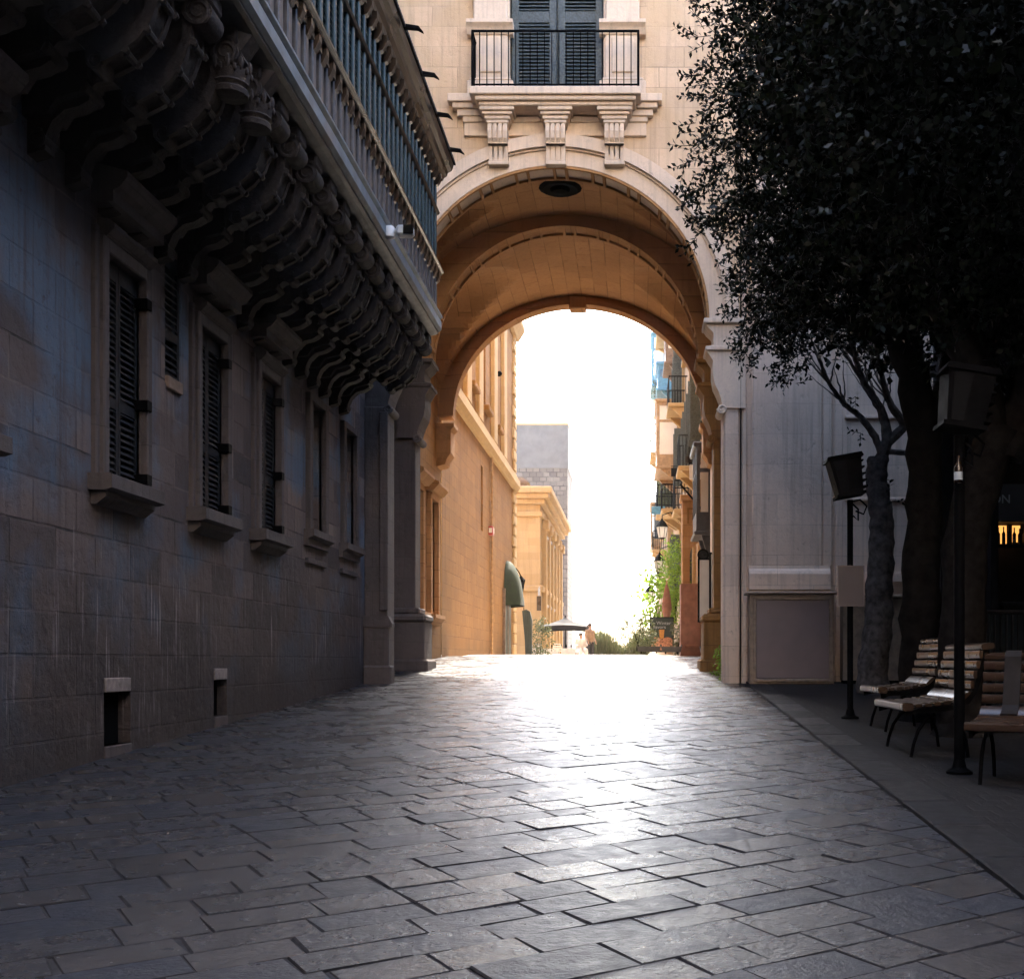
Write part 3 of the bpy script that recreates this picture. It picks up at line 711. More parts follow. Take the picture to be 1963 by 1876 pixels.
# window balcony over the arch
m = MB()
for x0, x1, y0, z0, z1 in ((-2.93, .12, 20.37, 10.05, 10.19), (-2.84, .03, 20.42, 9.97, 10.05), (-2.78, -.03, 20.48, 9.9, 9.97)):
    m.box(x0, x1, y0, FY, Z(z0), Z(z1), .015)
ob = m.build('balcony_slab', M['trim'], arch)
m = MB()
for x0, x1, d, z0, z1 in ((-3.38, .50, .22, 10.22, 10.36), (-3.3, .42, .17, 10.12, 10.22), (-3.22, .34, .12, 10.0, 10.12), (-3.12, .24, .09, 9.9, 10.0), (-3.1, .22, .06, 9.66, 9.9)):
    for a, b in ((x0, -2.5), (-.4, x1)) if z1 > 10.06 else ((x0, x1),):
        m.box(a, b, FY-d, FY, Z(z0-.12), Z(z1-.12), .01)
m.build('string_course', M['trim'], arch)
for cx in (-2.46, -1.42, -.36):
    m = MB()
    for w, y0, z0, z1 in ((.31, 20.5, 9.83, 9.9), (.27, 20.54, 9.77, 9.83), (.23, 20.58, 9.7, 9.77), (.2, 20.6, 9.64, 9.7)):
        m.box(cx-w, cx+w, y0, FY, Z(z0), Z(z1), .012)
    for k in range(4):
        a = cx - .175 + k*.0925
        m.prism([(FY, Z(9.64)), (20.62, Z(9.64)), (20.6, Z(9.5)), (20.62, Z(9.38)), (20.68, Z(9.3)), (FY, Z(9.3))], 'x', a, a+.07)
        m.prism([(FY, Z(9.3)), (20.74, Z(9.29)), (20.77, Z(9.0)), (FY, Z(9.0))], 'x', a+.0, a+.07)
    m.box(cx-.17, cx+.17, 20.665, FY, Z(9.3), Z(9.63)); m.box(cx-.17, cx+.17, 20.79, FY, Z(8.98), Z(9.3)); m.box(cx-.185, cx+.185, 20.755, FY, Z(8.96), Z(9.03), .01)
    m.build('console', M['trim'], arch)
m = MB()
for s in (-1, 1):
    c = -1.415 + s*1.2
    m.box(c-.31, c+.31, FY-.12, FY, Z(10.2), Z(13.5), .01)
    m.box(c-.2, c+.2, FY-.15, FY-.1, Z(10.65), Z(11.3), .02)
    m.box(c-.42, c+.42, FY-.16, FY, Z(10.2), Z(10.5), .012); m.box(c-.38, c+.38, FY-.15, FY, Z(10.5), Z(10.56), .02)
    m.prism([(FY, Z(11.34)), (FY-.14, Z(11.34)), (FY-.2, Z(11.44)), (FY-.26, Z(11.5)), (FY-.26, Z(11.56)), (FY, Z(11.58))], 'x', c-.42, c+.42)
    m.box(c-.3, c+.3, FY-.14, FY, Z(11.58), Z(12.05), .015); m.box(c-.36, c+.36, FY-.17, FY, Z(12.05), Z(12.1), .015); m.box(c-.34, c+.34, FY-.2, FY, Z(12.2), Z(12.3), .015)
m.box(DX0-.16, DX0, FY-.06, FY+.1, DB, DT, .01); m.box(DX1, DX1+.16, FY-.06, FY+.1, DB, DT, .01)
m.build('window_surround', M['trim'], arch)
m = MB(); m.box(DX0, DX1, FY+.2, FY+.28, DB, DT)
fw = m.build('french_window', M['oldshutter'], arch)
for a, b in ((DX0+.02, -1.43), (-1.40, DX1-.02)):
    s = MB(); y = FY+.12
    for x0, x1 in ((a, a+.13), (b-.13, b)): s.box(x0, x1, y, y+.05, DB+.03, DT, .006)
    for z0, z1 in ((DB+.03, DB+.16), (Z(11.7), Z(11.9)), (DT-.15, DT)): s.box(a+.13, b-.13, y+.003, y+.047, z0, z1)
    for z0, z1 in ((DB+.16, Z(11.7)), (Z(11.9), DT-.15)):
        z = z0+.03
        while z < z1-.02:
            s.prism([(y+.04, z+.05), (y+.048, z+.045), (y+.004, z-.012), (y-.004, z-.006)], 'x', a+.13, b-.13); z += .066
    s.build('shutter', M['oldshutter'], fw)
m = MB(); rz0, rz1 = Z(10.19), Z(11.2); yf = 20.42; xa, xb = -2.88, .07
m.box(xa-.02, xb+.02, yf-.018, yf+.018, rz1-.03, rz1); m.box(xa, xb, yf-.012, yf+.012, rz0+.03, rz0+.055)
nb = 23
for i in range(nb+1):
    x = xa + (xb-xa)*i/nb; r = .022 if i in (0, nb) else .009
    m.box(x-r, x+r, yf-r, yf+r, rz0, rz1-.03)
for x in (xa, xb):
    m.box(x-.015, x+.015, yf+.018, FY, rz1-.03, rz1-.002); m.box(x-.012, x+.012, yf+.012, FY, rz0+.03, rz0+.055)
    for k in range(1, 4): m.box(x-.008, x+.008, yf+k*.13-.008, yf+k*.13+.008, rz0, rz1-.03)
m.build('railing', M['iron'], ob)
# vault lamp rose (dark round opening in the crown)
m = MB(); m.lathe((AX, 22.3, Z(SP+2.93)), [(.02, .08), (.38, .08), (.42, .04), (.34, .0), (.2, .02), (.16, -.04), (.02, -.06)], 16); m.build('vault_rose', M['black'], arch)

# ------------------------------------------------------------------ STREET BEYOND THE ARCH
LX = -4.95
lib = thing('stone_house', 'long ochre stone house lining the left side of the street beyond the arch', 'building', (LX, 38, 0))
m = MB()
holed(m, lambda u, v, d: (LX-d, u, v), 29.5, 47.4, -2, Z(14), [(37.0, 37.5, Z(4.2), Z(6.3)), (43.3, 45.6, -2, Z(2.6))], .35)
m.add([(LX, 47.4, -2), (LX-8, 47.4, -2), (LX-8, 47.4, Z(14)), (LX, 47.4, Z(14)), (LX-8, 29.5, Z(14)), (LX, 29.5, Z(14))], [(0, 1, 2, 3), (3, 2, 4, 5)])
m.build('wall', M['passage'], lib)
m = MB(); m.box(LX-.5, LX-.3, 37, 37.5, Z(4.2), Z(6.3)); m.build('slit_window', M['black'], lib)
m = MB(); m.prism([(LX, Z(6.95)), (LX+.1, Z(6.95)), (LX+.22, Z(7.12)), (LX+.22, Z(7.4)), (LX+.05, Z(7.55)), (LX, Z(7.55))], 'y', 29.55, 47.6); m.build('string_course', M['house'], lib)
m = MB(); m.prism([(LX, Z(13.2)), (LX+.15, Z(13.2)), (LX+.4, Z(13.6)), (LX+.4, Z(13.8)), (LX, Z(14))], 'y', 29.55, 47.7); m.build('cornice', M['house'], lib)
for y in (31.0, 33.6, 36.2, 40.0, 43.0):
    m = MB(); m.box(LX-.02, LX+.14, y-.45, y+.45, Z(7.56), Z(13.2), .03); m.build('pilaster', M['house'], lib)
for y in (34.9, 38.2, 41.4):
    m = MB(); m.box(LX-.02, LX+.06, y-.5, y+.5, Z(8.4), Z(11.6), .02); m.box(LX-.02, LX+.2, y-.6, y+.6, Z(8.2), Z(8.38), .03); m.build('blind_window', M['passage'], lib)
m = MB()
z = Z(-.2); k = 0
while z < Z(13.2):
    m.box(LX-.05, LX+.09, 46.7 - (.25 if k % 2 else 0), 47.46, z, z+.40, .035); z += .44; k += 1
m.build('quoins', M['house'], lib)
m = MB(); m.tube([(LX+.06, 39.4, G(39.4)), (LX+.06, 39.4, Z(7))], .045, 8); m.build('drainpipe', M['wood'], lib)
m = MB(); m.box(LX-.34, LX+.05, 43.25, 45.65, -1, Z(2.6)); dr = m.build('door', M['boardark'], lib)
m = MB(); m.box(LX-.2, LX+.1, 43.1, 43.24, G(44)-.1, Z(2.7)); m.box(LX+.05, LX+.08, 44.4, 44.5, G(44)-.05, Z(2.55)); m.build('door_frame', M['rust'], dr)
cam2 = thing('dome_camera', 'tiny round dome camera high on the ochre house wall', 'camera', (LX+.06, 40.9, Z(10.2)))
m = MB(); m.box(LX+.0, LX+.06, 40.82, 40.98, Z(10.1), Z(10.3)); m.build('mount', M['white'], cam2)
m = MB(); m.ball((LX+.14, 40.9, Z(10.2)), .1, 10); m.build('dome', M['iron'], cam2, smooth=True)
al = thing('alarm_box', 'small red alarm box with a pale centre on the ochre house wall', 'alarm box', (LX+.06, 39.1, Z(4.4)))
m = MB(); m.box(LX, LX+.16, 38.9, 39.25, Z(4.25), Z(4.55), .02); m.build('case', M['red'], al)
m = MB(); m.box(LX+.02, LX+.13, 38.885, 38.9, Z(4.32), Z(4.48)); m.box(LX+.16, LX+.172, 38.99, 39.16, Z(4.32), Z(4.48)); m.build('cover', M['wcloth'], al)
# rounded green awning above the doorway
aw = thing('awning', 'rounded green canvas awning above the dark doorway of the ochre house', 'awning', (LX, 44.45, Z(2.7)))
m = MB(); vs = []; n1, n2 = 14, 8
for i in range(n1+1):
    th = PI*i/n1
    for j in range(n2+1):
        ph = PI/2*j/n2
        vs.append((LX+.02 + .62*math.sin(ph), 44.45 + 1.15*math.cos(th)*(.35+.65*math.cos(ph*.8)), Z(2.1) + 1.75*math.sin(th)*math.cos(ph) - .0*j))
m.add(vs, [(i*(n2+1)+j, i*(n2+1)+j+1, (i+1)*(n2+1)+j+1, (i+1)*(n2+1)+j) for i in range(n1) for j in range(n2)])
m.build('canopy', M['greenfab'], aw, smooth=True)
m = MB(); m.tube([(LX+.02, 43.3, Z(2.1)), (LX+.64, 44.0, Z(2.1)), (LX+.64, 44.9, Z(2.1)), (LX+.02, 45.6, Z(2.1))], .02, 6); m.build('frame', M['iron'], aw)
wl = thing('wall_lantern', 'black iron lantern hanging from a bracket at the corner of the ochre house', 'lantern', (LX+.3, 47.2, Z(3.0)))
m = MB(); m.tube([(LX, 47.1, Z(3.9)), (LX+.22, 47.1, Z(3.6)), (LX+.3, 47.1, Z(3.45))], .025, 6); m.build('bracket', M['iron'], wl)
m = MB(); m.lathe((LX+.3, 47.1, Z(2.75)), [(.08, 0), (.17, .5), (.19, .52), (.05, .68), (.02, .72)], 6); m.build('lamp_body', M['iron'], wl)
# yellow corner house
yh = thing('corner_house', 'sunlit yellow stone house with a deep cornice at the next street corner', 'building', (-7, 62, 0))
m = MB(); m.box(-12, -4.6, 56, 72, -3, Z(7.6)); m.build('wall', M['house'], yh)
m = MB()
for d, z0, z1 in ((.12, 7.0, 7.25), (.25, 7.6, 7.85), (.45, 7.85, 8.1), (.6, 8.1, 8.4)): m.box(-12, -4.6+d, 56-d, 72+d, Z(z0), Z(z1), .03)
m.build('cornice', M['house'], yh)
m = MB(); m.box(-12, -4.45, 55.85, 72.1, Z(3.35), Z(3.65), .05); m.build('string_course', M['house'], yh)
for y in (57.6, 60, 62.5, 65, 67.5, 70):
    m = MB(); m.box(-4.62, -4.38, y-.3, y+.3, -3, Z(7.0), .03); m.box(-4.62, -4.25, y-.4, y+.4, Z(6.5), Z(7.0), .05); m.build('pilaster', M['house'], yh)
for y in (58.8, 61.2, 63.7):
    for a, b in ((.3, 2.7), (4, 6.2)):
        m = MB(); m.box(-4.62, -4.55, y-.5, y+.5, Z(a), Z(b)); m.box(-4.62, -4.42, y-.6, y+.6, Z(b), Z(b+.15), .02); m.build('window', M['rust'], yh)
m = MB(); m.box(-7.2, -5.3, 56.6, 58.2, Z(8.4), Z(8.75)); m.prism([(-7.3, Z(8.75)), (-5.2, Z(8.75)), (-5.5, Z(9.0)), (-7.1, Z(9.0))], 'y', 56.5, 58.3); m.build('roof_hutch', M['rust'], yh)
tw = thing('tower_block', 'tall grey tower with rubble masonry below and smooth grey render above', 'tower', (-9, 88, 0))
m = MB(); m.box(-14, -4.95, 85, 92, -6, Z(14.2)); m.build('wall', M['tower'], tw)
m = MB(); m.box(-14, -4.9, 84.95, 92.05, Z(14.2), Z(17.4)); m.build('upper_wall', M['towertop'], tw)
m = MB(); m.box(-14.1, -4.85, 84.9, 92.1, Z(17.4), Z(17.55), .03); m.build('coping', M['house'], tw)

# right side of the street: three houses
RX = 1.9
def right_house(label, y0, y1, top, mat, wins_, name='row_house', rx=1.9):
    global RX
    RX = rx
    h = thing(name, label, 'building', (RX+2, (y0+y1)/2, 0))
    m = MB(); holed(m, lambda u, v, d: (RX+d, u, v), y0, y1, -3, Z(top), [(c-.5, c+.5, Z(a), Z(b)) for c, a, b in wins_], .25)
    m.add([(RX, y0, -3), (RX+8, y0, -3), (RX+8, y0, Z(top)), (RX, y0, Z(top)), (RX+8, y1, Z(top)), (RX, y1, Z(top)), (RX, y1, -3), (RX+8, y1, -3)], [(0, 1, 2, 3), (3, 2, 4, 5), (5, 4, 7, 6)])
    m.build('wall', mat, h)
    for c, a, b in wins_:
        f = MB(); f.box(RX-.1, RX+.02, c-.64, c-.5, Z(a)-.05, Z(b)+.1, .01); f.box(RX-.1, RX+.02, c+.5, c+.64, Z(a)-.05, Z(b)+.1, .01)
        f.box(RX-.14, RX+.02, c-.72, c+.72, Z(b), Z(b)+.14, .02); f.box(RX-.16, RX+.02, c-.7, c+.7, Z(a)-.14, Z(a), .02)
        w = f.build('window', M['house'], h)
        g = MB(); g.box(RX+.16, RX+.22, c-.5, c+.5, Z(a), Z(b)); g.build('shutter', M['rust'], w)
        for yy in (c-.56, c+.52):
            g = MB(); g.box(RX-.46, RX-.02, yy, yy+.045, Z(a)+.03, Z(b)-.03, .006)
            for k in range(9): z_ = Z(a)+.15+k*(b-a-.3)/9; g.box(RX-.41, RX-.07, yy-.012, yy, z_, z_+(b-a-.3)/15)
            g.build('open_shutter', M['oldshutter'], w)
    m = MB(); m.prism([(RX, Z(top-.5)), (RX-.12, Z(top-.5)), (RX-.3, Z(top-.2)), (RX-.3, Z(top)), (RX, Z(top))], 'y', y0, y1); m.build('cornice', M['house'], h)
    return h
def wood_balcony(h, y0, y1, z0, z1, d, mat, pane=True):
    x0 = RX - d
    m = MB(); m.box(x0, RX, y0, y1, Z(z0), Z(z0)+.5, .01); m.box(x0-.08, RX, y0-.08, y1+.08, Z(z1), Z(z1)+.14, .03); m.box(x0-.06, RX, y0-.06, y1+.06, Z(z0)-.1, Z(z0), .02)
    for x in (x0, RX-.1): m.box(x, x+.1, y0, y0+.1, Z(z0)+.5, Z(z1)); m.box(x, x+.1, y1-.1, y1, Z(z0)+.5, Z(z1))
    zm = Z(z0) + .5 + (z1-z0-.5)*.62
    m.box(x0+.1, RX-.1, y0+.01, y0+.09, zm, zm+.1); m.box(x0+.1, RX-.1, y0, y0+.1, Z(z1)-.14, Z(z1))
    m.box(x0+.01, x0+.09, y0+.1, y1-.1, zm, zm+.08)
    k = y0 + .6
    while k < y1-.2: m.box(x0, x0+.1, k-.05, k+.05, Z(z0)+.5, Z(z1)); k += .6
    m.prism([(RX, Z(z0)-.7), (RX-.1, Z(z0)-.7), (x0+.15, Z(z0)-.1), (RX, Z(z0)-.1)], 'y', y0+.1, y0+.3); m.prism([(RX, Z(z0)-.7), (RX-.1, Z(z0)-.7), (x0+.15, Z(z0)-.1), (RX, Z(z0)-.1)], 'y', y1-.3, y1-.1)
    o = m.build('balcony', mat, h)
    if pane:
        g = MB(); g.box(x0+.12, RX-.1, y0+.04, y0+.06, Z(z0)+.5, Z(z1)-.14); g.box(x0+.04, x0+.06, y0+.12, y1-.1, Z(z0)+.5, Z(z1)-.1); g.build('pane', M['pane'], o)
    return o
def iron_balcony(h, y0, y1, z0, d):
    m = MB(); m.box(RX-d, RX, y0, y1, Z(z0)-.14, Z(z0), .02)
    for y in (y0+.2, y1-.2): m.prism([(RX, Z(z0)-.6), (RX-.08, Z(z0)-.6), (RX-d+.1, Z(z0)-.14), (RX, Z(z0)-.14)], 'y', y-.1, y+.1)
    o = m.build('balcony', M['house'], h)
    m = MB(); x = RX-d+.04
    m.box(x-.02, x+.02, y0, y1, Z(z0)+.92, Z(z0)+.96)
    k = y0
    while k <= y1: m.box(x-.012, x+.012, k-.012, k+.012, Z(z0), Z(z0)+.92); k += .14
    for y in (y0+.02, y1-.02):
        m.box(x, RX, y-.02, y+.02, Z(z0)+.92, Z(z0)+.96)
        for k in range(1, 7): m.box(x+k*d/7-.01, x+k*d/7+.01, y-.01, y+.01, Z(z0), Z(z0)+.92)
    m.build('railing', M['iron'], o)
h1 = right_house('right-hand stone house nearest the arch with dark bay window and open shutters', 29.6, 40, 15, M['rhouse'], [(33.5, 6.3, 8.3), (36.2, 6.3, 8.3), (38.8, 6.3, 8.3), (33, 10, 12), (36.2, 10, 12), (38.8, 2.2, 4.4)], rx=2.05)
wood_balcony(h1, 30.2, 32.0, 3.4, 5.6, .42, M['tealgrey']); iron_balcony(h1, 35.4, 37.2, 6.0, .7); iron_balcony(h1, 32.2, 34.0, 9.7, .6)
iron_balcony(h1, 37.9, 39.6, 5.0, .75)
m = MB(); m.tube([(RX, 33.0, Z(4.2)), (RX-.75, 32.6, Z(5.0))], .03, 6); m.build('flag_pole', M['iron'], h1)
for y in (34.6, 37.5): m = MB(); m.box(RX-.16, RX, y-.25, y+.25, -1, Z(14.4), .03); m.build('pilaster', M['rhouse'], h1)
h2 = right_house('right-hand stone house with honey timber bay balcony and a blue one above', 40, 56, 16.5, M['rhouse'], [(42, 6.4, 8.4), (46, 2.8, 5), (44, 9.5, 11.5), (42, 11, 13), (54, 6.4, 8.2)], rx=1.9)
wood_balcony(h2, 48.5, 52, 8.2, 10.9, .95, M['wood']); wood_balcony(h2, 49, 51.5, 11.6, 12.6, .9, M['blue'], False)
iron_balcony(h2, 44.6, 47.2, 5.9, .85); iron_balcony(h2, 48, 51.5, 6.4, .95); iron_balcony(h2, 41, 43.2, 9.2, .7); wood_balcony(h2, 44.2, 46.4, 11.5, 13.6, .7, M['rust'])
iron_balcony(h2, 49, 51.4, 14.0, .95)
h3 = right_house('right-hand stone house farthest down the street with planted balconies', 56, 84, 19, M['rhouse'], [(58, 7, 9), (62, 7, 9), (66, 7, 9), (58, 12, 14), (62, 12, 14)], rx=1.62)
wood_balcony(h3, 60, 63, 14.4, 17.0, .7, M['blue']); iron_balcony(h3, 66, 70, 12, .7); iron_balcony(h3, 58, 61, 5.6, .7); wood_balcony(h3, 70, 74, 7, 9.5, .6, M['wood'])
RX = 1.9
for (a, b, y, w_, h_, mt, lab) in ((1333, 905, 33.2, .34, .42, 'board', 'small pale hanging shop sign by the dark bay window'), (1322, 872, 36.6, .3, .5, 'brownpaint', 'dark brown hanging shop sign above the portal'), (1300, 905, 40.5, .5, .3, 'sign', 'charcoal hanging shop sign left of the portal top'), (1262, 978, 47, .55, .32, 'blue', 'blue hanging shop sign above the white lanterns')):
    p = at(a, b, y); t_ = thing('hanging_sign', lab, 'sign', tuple(p), 'hanging shop signs on the right houses')
    m = MB(); m.box(p.x-w_/2, p.x+w_/2, y-.03, y+.03, p.z-h_/2, p.z+h_/2, .01); m.build('board', M[mt], t_)
    m = MB(); m.tube([(2.0, y, p.z+h_/2+.06), (p.x-w_/2, y, p.z+h_/2+.06)], .015, 6); m.tube([(p.x-w_/3, y, p.z+h_/2), (p.x-w_/3, y, p.z+h_/2+.06)], .01, 4); m.build('bracket', M['iron'], t_)
# shop portal with round arch and key pattern
po = thing('shop_portal', 'ochre stone portal with round arch and Greek key block on the right side', 'portal', (1.7, 33, 0))
m = MB(); y0, y1 = 33.0, 33.7; n = 16; cx, rr, sz = 2.12, .52, Z(3.0)
m.box(1.38, 1.60, y0, y1, G(33)-.2, sz, .015)
for i in range(n):
    a0, a1 = PI - PI*.62*i/n, PI - PI*.62*(i+1)/n
    p0, p1 = (cx+rr*math.cos(a0), sz+rr*math.sin(a0)), (cx+rr*math.cos(a1), sz+rr*math.sin(a1))
    m.add([(p0[0], y0, p0[1]), (p1[0], y0, p1[1]), (p1[0], y0, Z(4.6)), (p0[0], y0, Z(4.6)), (p0[0], y1, p0[1]), (p1[0], y1, p1[1]), (p1[0], y1, Z(4.6)), (p0[0], y1, Z(4.6))], [(0, 1, 2, 3), (0, 4, 5, 1), (7, 6, 5, 4), (2, 3, 7, 6)])
m.box(1.38, 1.60, y0, y1, sz, Z(4.6), .0); m.box(1.32, 2.2, y0-.06, y1+.05, Z(4.6), Z(4.75), .02)
m.build('arch', M['vault'], po)
m = MB(); m.box(1.33, 1.9, y0-.08, y1, G(33)-.2, Z(2.2), .01); m.box(1.45, 1.86, y0-.12, y0-.07, Z(.35), Z(.45), .02); m.build('pier', M['brownfab'], po)
m = MB(); c0, zc = 1.74, Z(4.15)
path = [(-.2, -.2), (-.2, .2), (.2, .2), (.2, -.1), (-.06, -.1), (-.06, .06), (.06, .06)]
for (a, b), (c, d) in zip(path, path[1:]): m.box(c0+min(a, c)-.025, c0+max(a, c)+.025, y0-.03, y0+.0, zc+min(b, d)-.025, zc+max(b, d)+.025)
m.build('key_ornament', M['passage'], po)
# round wall clock, boards
ck = thing('round_clock', 'round dark rimmed sign like a clock sticking out from the right-hand wall', 'clock', (1.77, 29.55, Z(2.71)))
m = MB(); pts = 24; c = (1.77, 29.55, Z(2.71))
vs = [(c[0]+r*math.cos(2*PI*k/pts), c[1]+dy, c[2]+r*math.sin(2*PI*k/pts)) for r, dy in ((.15, -.01), (.15, -.04), (.105, -.04), (.105, -.02)) for k in range(pts)]
m.add(vs, [(j*pts+k, j*pts+(k+1) % pts, (j+1)*pts+(k+1) % pts, (j+1)*pts+k) for j in range(3) for k in range(pts)]); m.tube([(c[0], c[1], c[2]), (c[0]+.25, c[1], c[2])], .02, 6); m.build('rim', M['iron'], ck)
m = MB(); m.add([(c[0]+.104*math.cos(2*PI*k/pts), c[1]-.015, c[2]+.104*math.sin(2*PI*k/pts)) for k in range(pts)], [tuple(range(pts))]); m.lathe((c[0], c[1]-.02, c[2]-.02), [(.02, 0), (.02, .04)], 6); m.build('dial', M['steel'], ck)
for (a, b, z0, z1, y, lab) in ((1341, 1361, 1190, 1073, 29.5, 'tall white notice board in a wide black frame beside the shop portal'), (1363, 1374, 1172, 1062, 28.7, 'narrow white notice board next to the passage pier')):
    p0, p1 = at(a, z0, y), at(b, z1, y)
    t_ = thing('notice_board', lab, 'notice board', ((p0.x+p1.x)/2, y, p0.z), 'white boards by the passage')
    m = MB(); w = .045; m.box(p0.x-w, p1.x+.03, y+.01, y+.09, p0.z-.03, p1.z+w, .006); m.box(p0.x-w, p0.x, y-.03, y+.01, p0.z-.03, p1.z+w); m.box(p0.x, p1.x, y-.03, y+.01, p1.z, p1.z+w); m.build('frame', M['iron'], t_)
    m = MB(); m.box(p0.x, p1.x, y-.005, y+.008, p0.z, p1.z); m.build('panel', M['board'], t_)
p0, p1 = at(1384, 1050, 22), at(1394, 985, 22)
t_ = thing('dark_plaque', 'narrow dark plaque hung on the passage pier at the right', 'plaque', (p0.x, 22, p0.z))
m = MB(); m.box(p0.x, p1.x+.1, 21.9, 22.0, p0.z, p1.z, .01); m.build('plate', M['brownpaint'], t_)
# lanterns on brackets
def lantern_local(label, loc, s=1.):
    l = thing('street_lantern', label, 'lantern', loc, 'white glass lanterns along the right houses')
    m = MB(); m.lathe((0, 0, 0), [(.13, 0), (.2, .36), (.2, .37)], 6); m.build('glass', M['milk'], l, local=True)
    m = MB(); m.lathe((0, 0, .375), [(.23, 0), (.21, .03), (.1, .2), (.05, .24), (.03, .3)], 6); m.lathe((0, 0, -.06), [(.05, 0), (.13, .05)], 6)
    for k in range(6): 
        th = 2*PI*k/6; m.tube([(.135*math.cos(th), .135*math.sin(th), 0), (.205*math.cos(th), .205*math.sin(th), .37)], .012, 4)
    m.build('cage', M['iron'], l, local=True)
    m = MB(); m.tube([(0, 0, .66), (.02, 0, .8), (.3, 0, .9), (.75, 0, .82)], .018, 6); m.tube([(.3, 0, .9), (.6, 0, .55), (.75, 0, .5)], .014, 6); m.build('bracket', M['iron'], l, local=True)
    l.scale = (s, s, s)
    return l
p = at(1269, 1030, 41); l0 = lantern_local('uppermost white lantern on a bracket on the right-hand houses', p)
dup(l0, at(1264.5, 1096, 40), 0, 'white lantern below the uppermost one and above the menu board')
dup(l0, at(1246, 1153, 46), 0, 'lowest and leftmost white lantern against the bright sky')

# ------------------------------------------------------------------ plants
def sprigs(mb, tw, centers, nleaf=9, L=.07, W=.032, tl=.35, out=None):
    for c in centers:
        d = Vector((R.gauss(0, 1), R.gauss(0, 1), R.gauss(0, .8)))
        if out is not None: d = d*.7 + (Vector(c)-out).normalized()*1.2
        d.normalize(); d.z -= .12; c = Vector(c)
        a = d.orthogonal().normalized(); b = d.cross(a)
        if tw is not None: tw.tube([c, c + d*tl*.6 + Vector((0, 0, -.01)), c + d*tl], [.006, .004, .002], 3, False)
        for k in range(nleaf):
            t = (k+.6)/nleaf; q = c + d*tl*t; th = k*2.4 + R.random()
            o = (a*math.cos(th) + b*math.sin(th))*.85 + d*.55 + Vector((0, 0, R.uniform(-.35, .25))); o.normalize()
            l = L*R.uniform(.75, 1.25); s = o.cross(Vector((R.gauss(0, 1), R.gauss(0, 1), R.gauss(0, 1)))).normalized()*W*.5*R.uniform(.8, 1.2)
            n = o.cross(s).normalized()*l*.08
            mb.append((q, q + o*l*.5 + s + n, q + o*l, q + o*l*.5 - s + n))
def leafmesh(name, quads, mat, parent, off):
    n = len(quads); co = np.array([[tuple(p) for p in q] for q in quads], dtype=np.float32).reshape(-1, 3) - np.array(tuple(off), dtype=np.float32)
    me = bpy.data.meshes.new(name); me.vertices.add(4*n); me.vertices.foreach_set('co', co.ravel())
    me.loops.add(4*n); me.loops.foreach_set('vertex_index', np.arange(4*n, dtype=np.int32))
    me.polygons.add(n); me.polygons.foreach_set('loop_start', np.arange(0, 4*n, 4, dtype=np.int32))
    me.materials.append(mat); me.update(); me.validate()
    o = bpy.data.objects.new(name, me); COL.objects.link(o); o.parent = parent
    return o
def inpoly(x, y, poly):
    c = False; j = len(poly)-1
    for i in range(len(poly)):
        if (poly[i][1] > y) != (poly[j][1] > y) and x < (poly[j][0]-poly[i][0])*(y-poly[i][1])/(poly[j][1]-poly[i][1])+poly[i][0]: c = not c
        j = i
    return c
def crown_points(outline, y0, thick, n, clump=.34, per=16, edge=0.):
    """clumped points of a crown: outline (x, z) at distance y0, lens-shaped in depth"""
    xs = [p[0] for p in outline]; zs = [p[1] for p in outline]; pts = []
    cx, cz = sum(xs)/len(xs), sum(zs)/len(zs)
    while len(pts) < n:
        x, z = R.uniform(min(xs), max(xs)), R.uniform(min(zs), max(zs))
        if not inpoly(x, z, outline): continue
        # depth shrinks near the outline
        k = 1.0
        for s in (.35, .7):
            if not all(inpoly(x+s*thick*.5*dx, z+s*thick*.5*dz, outline) for dx, dz in ((1, 0), (-1, 0), (0, 1), (0, -1))): k *= .62
        y = y0 + R.uniform(-1, 1)*thick*k
        for _ in range(per):
            pts.append((x+R.gauss(0, clump), y+R.gauss(0, clump), z+R.gauss(0, clump*.8)))
    return pts[:n]
def limb(m, pts, r0, r1, n=9, wob=.03):
    P = [Vector(p) for p in pts]; out = []
    for i in range(len(P)-1):
        a = P[max(i-1, 0)]; b = P[i]; c = P[i+1]; d = P[min(i+2, len(P)-1)]
        for k in range(6):
            t = k/6
            q = .5*((2*b) + (-a+c)*t + (2*a-5*b+4*c-d)*t*t + (-a+3*b-3*c+d)*t*t*t)
            out.append(q + Vector((R.gauss(0, wob), R.gauss(0, wob), 0))*(.5 if i+k else 0))
    out.append(P[-1]); L = len(out)-1
    m.tube(out, [(r0 + (r1-r0)*(i/L)**.8)*(1+.06*math.sin(i*1.9))*(1+(.55*math.exp(-i/1.6) if r0 > .22 else 0)) for i in range(len(out))], n)
    return out
def W(px, py, y): v = at(px, py, y); return (v.x, v.y, v.z)
def outl(pts, y): return [(at(a, b, y).x, at(a, b, y).z) for a, b in pts]
GT = 'ficus trees on the paved square'
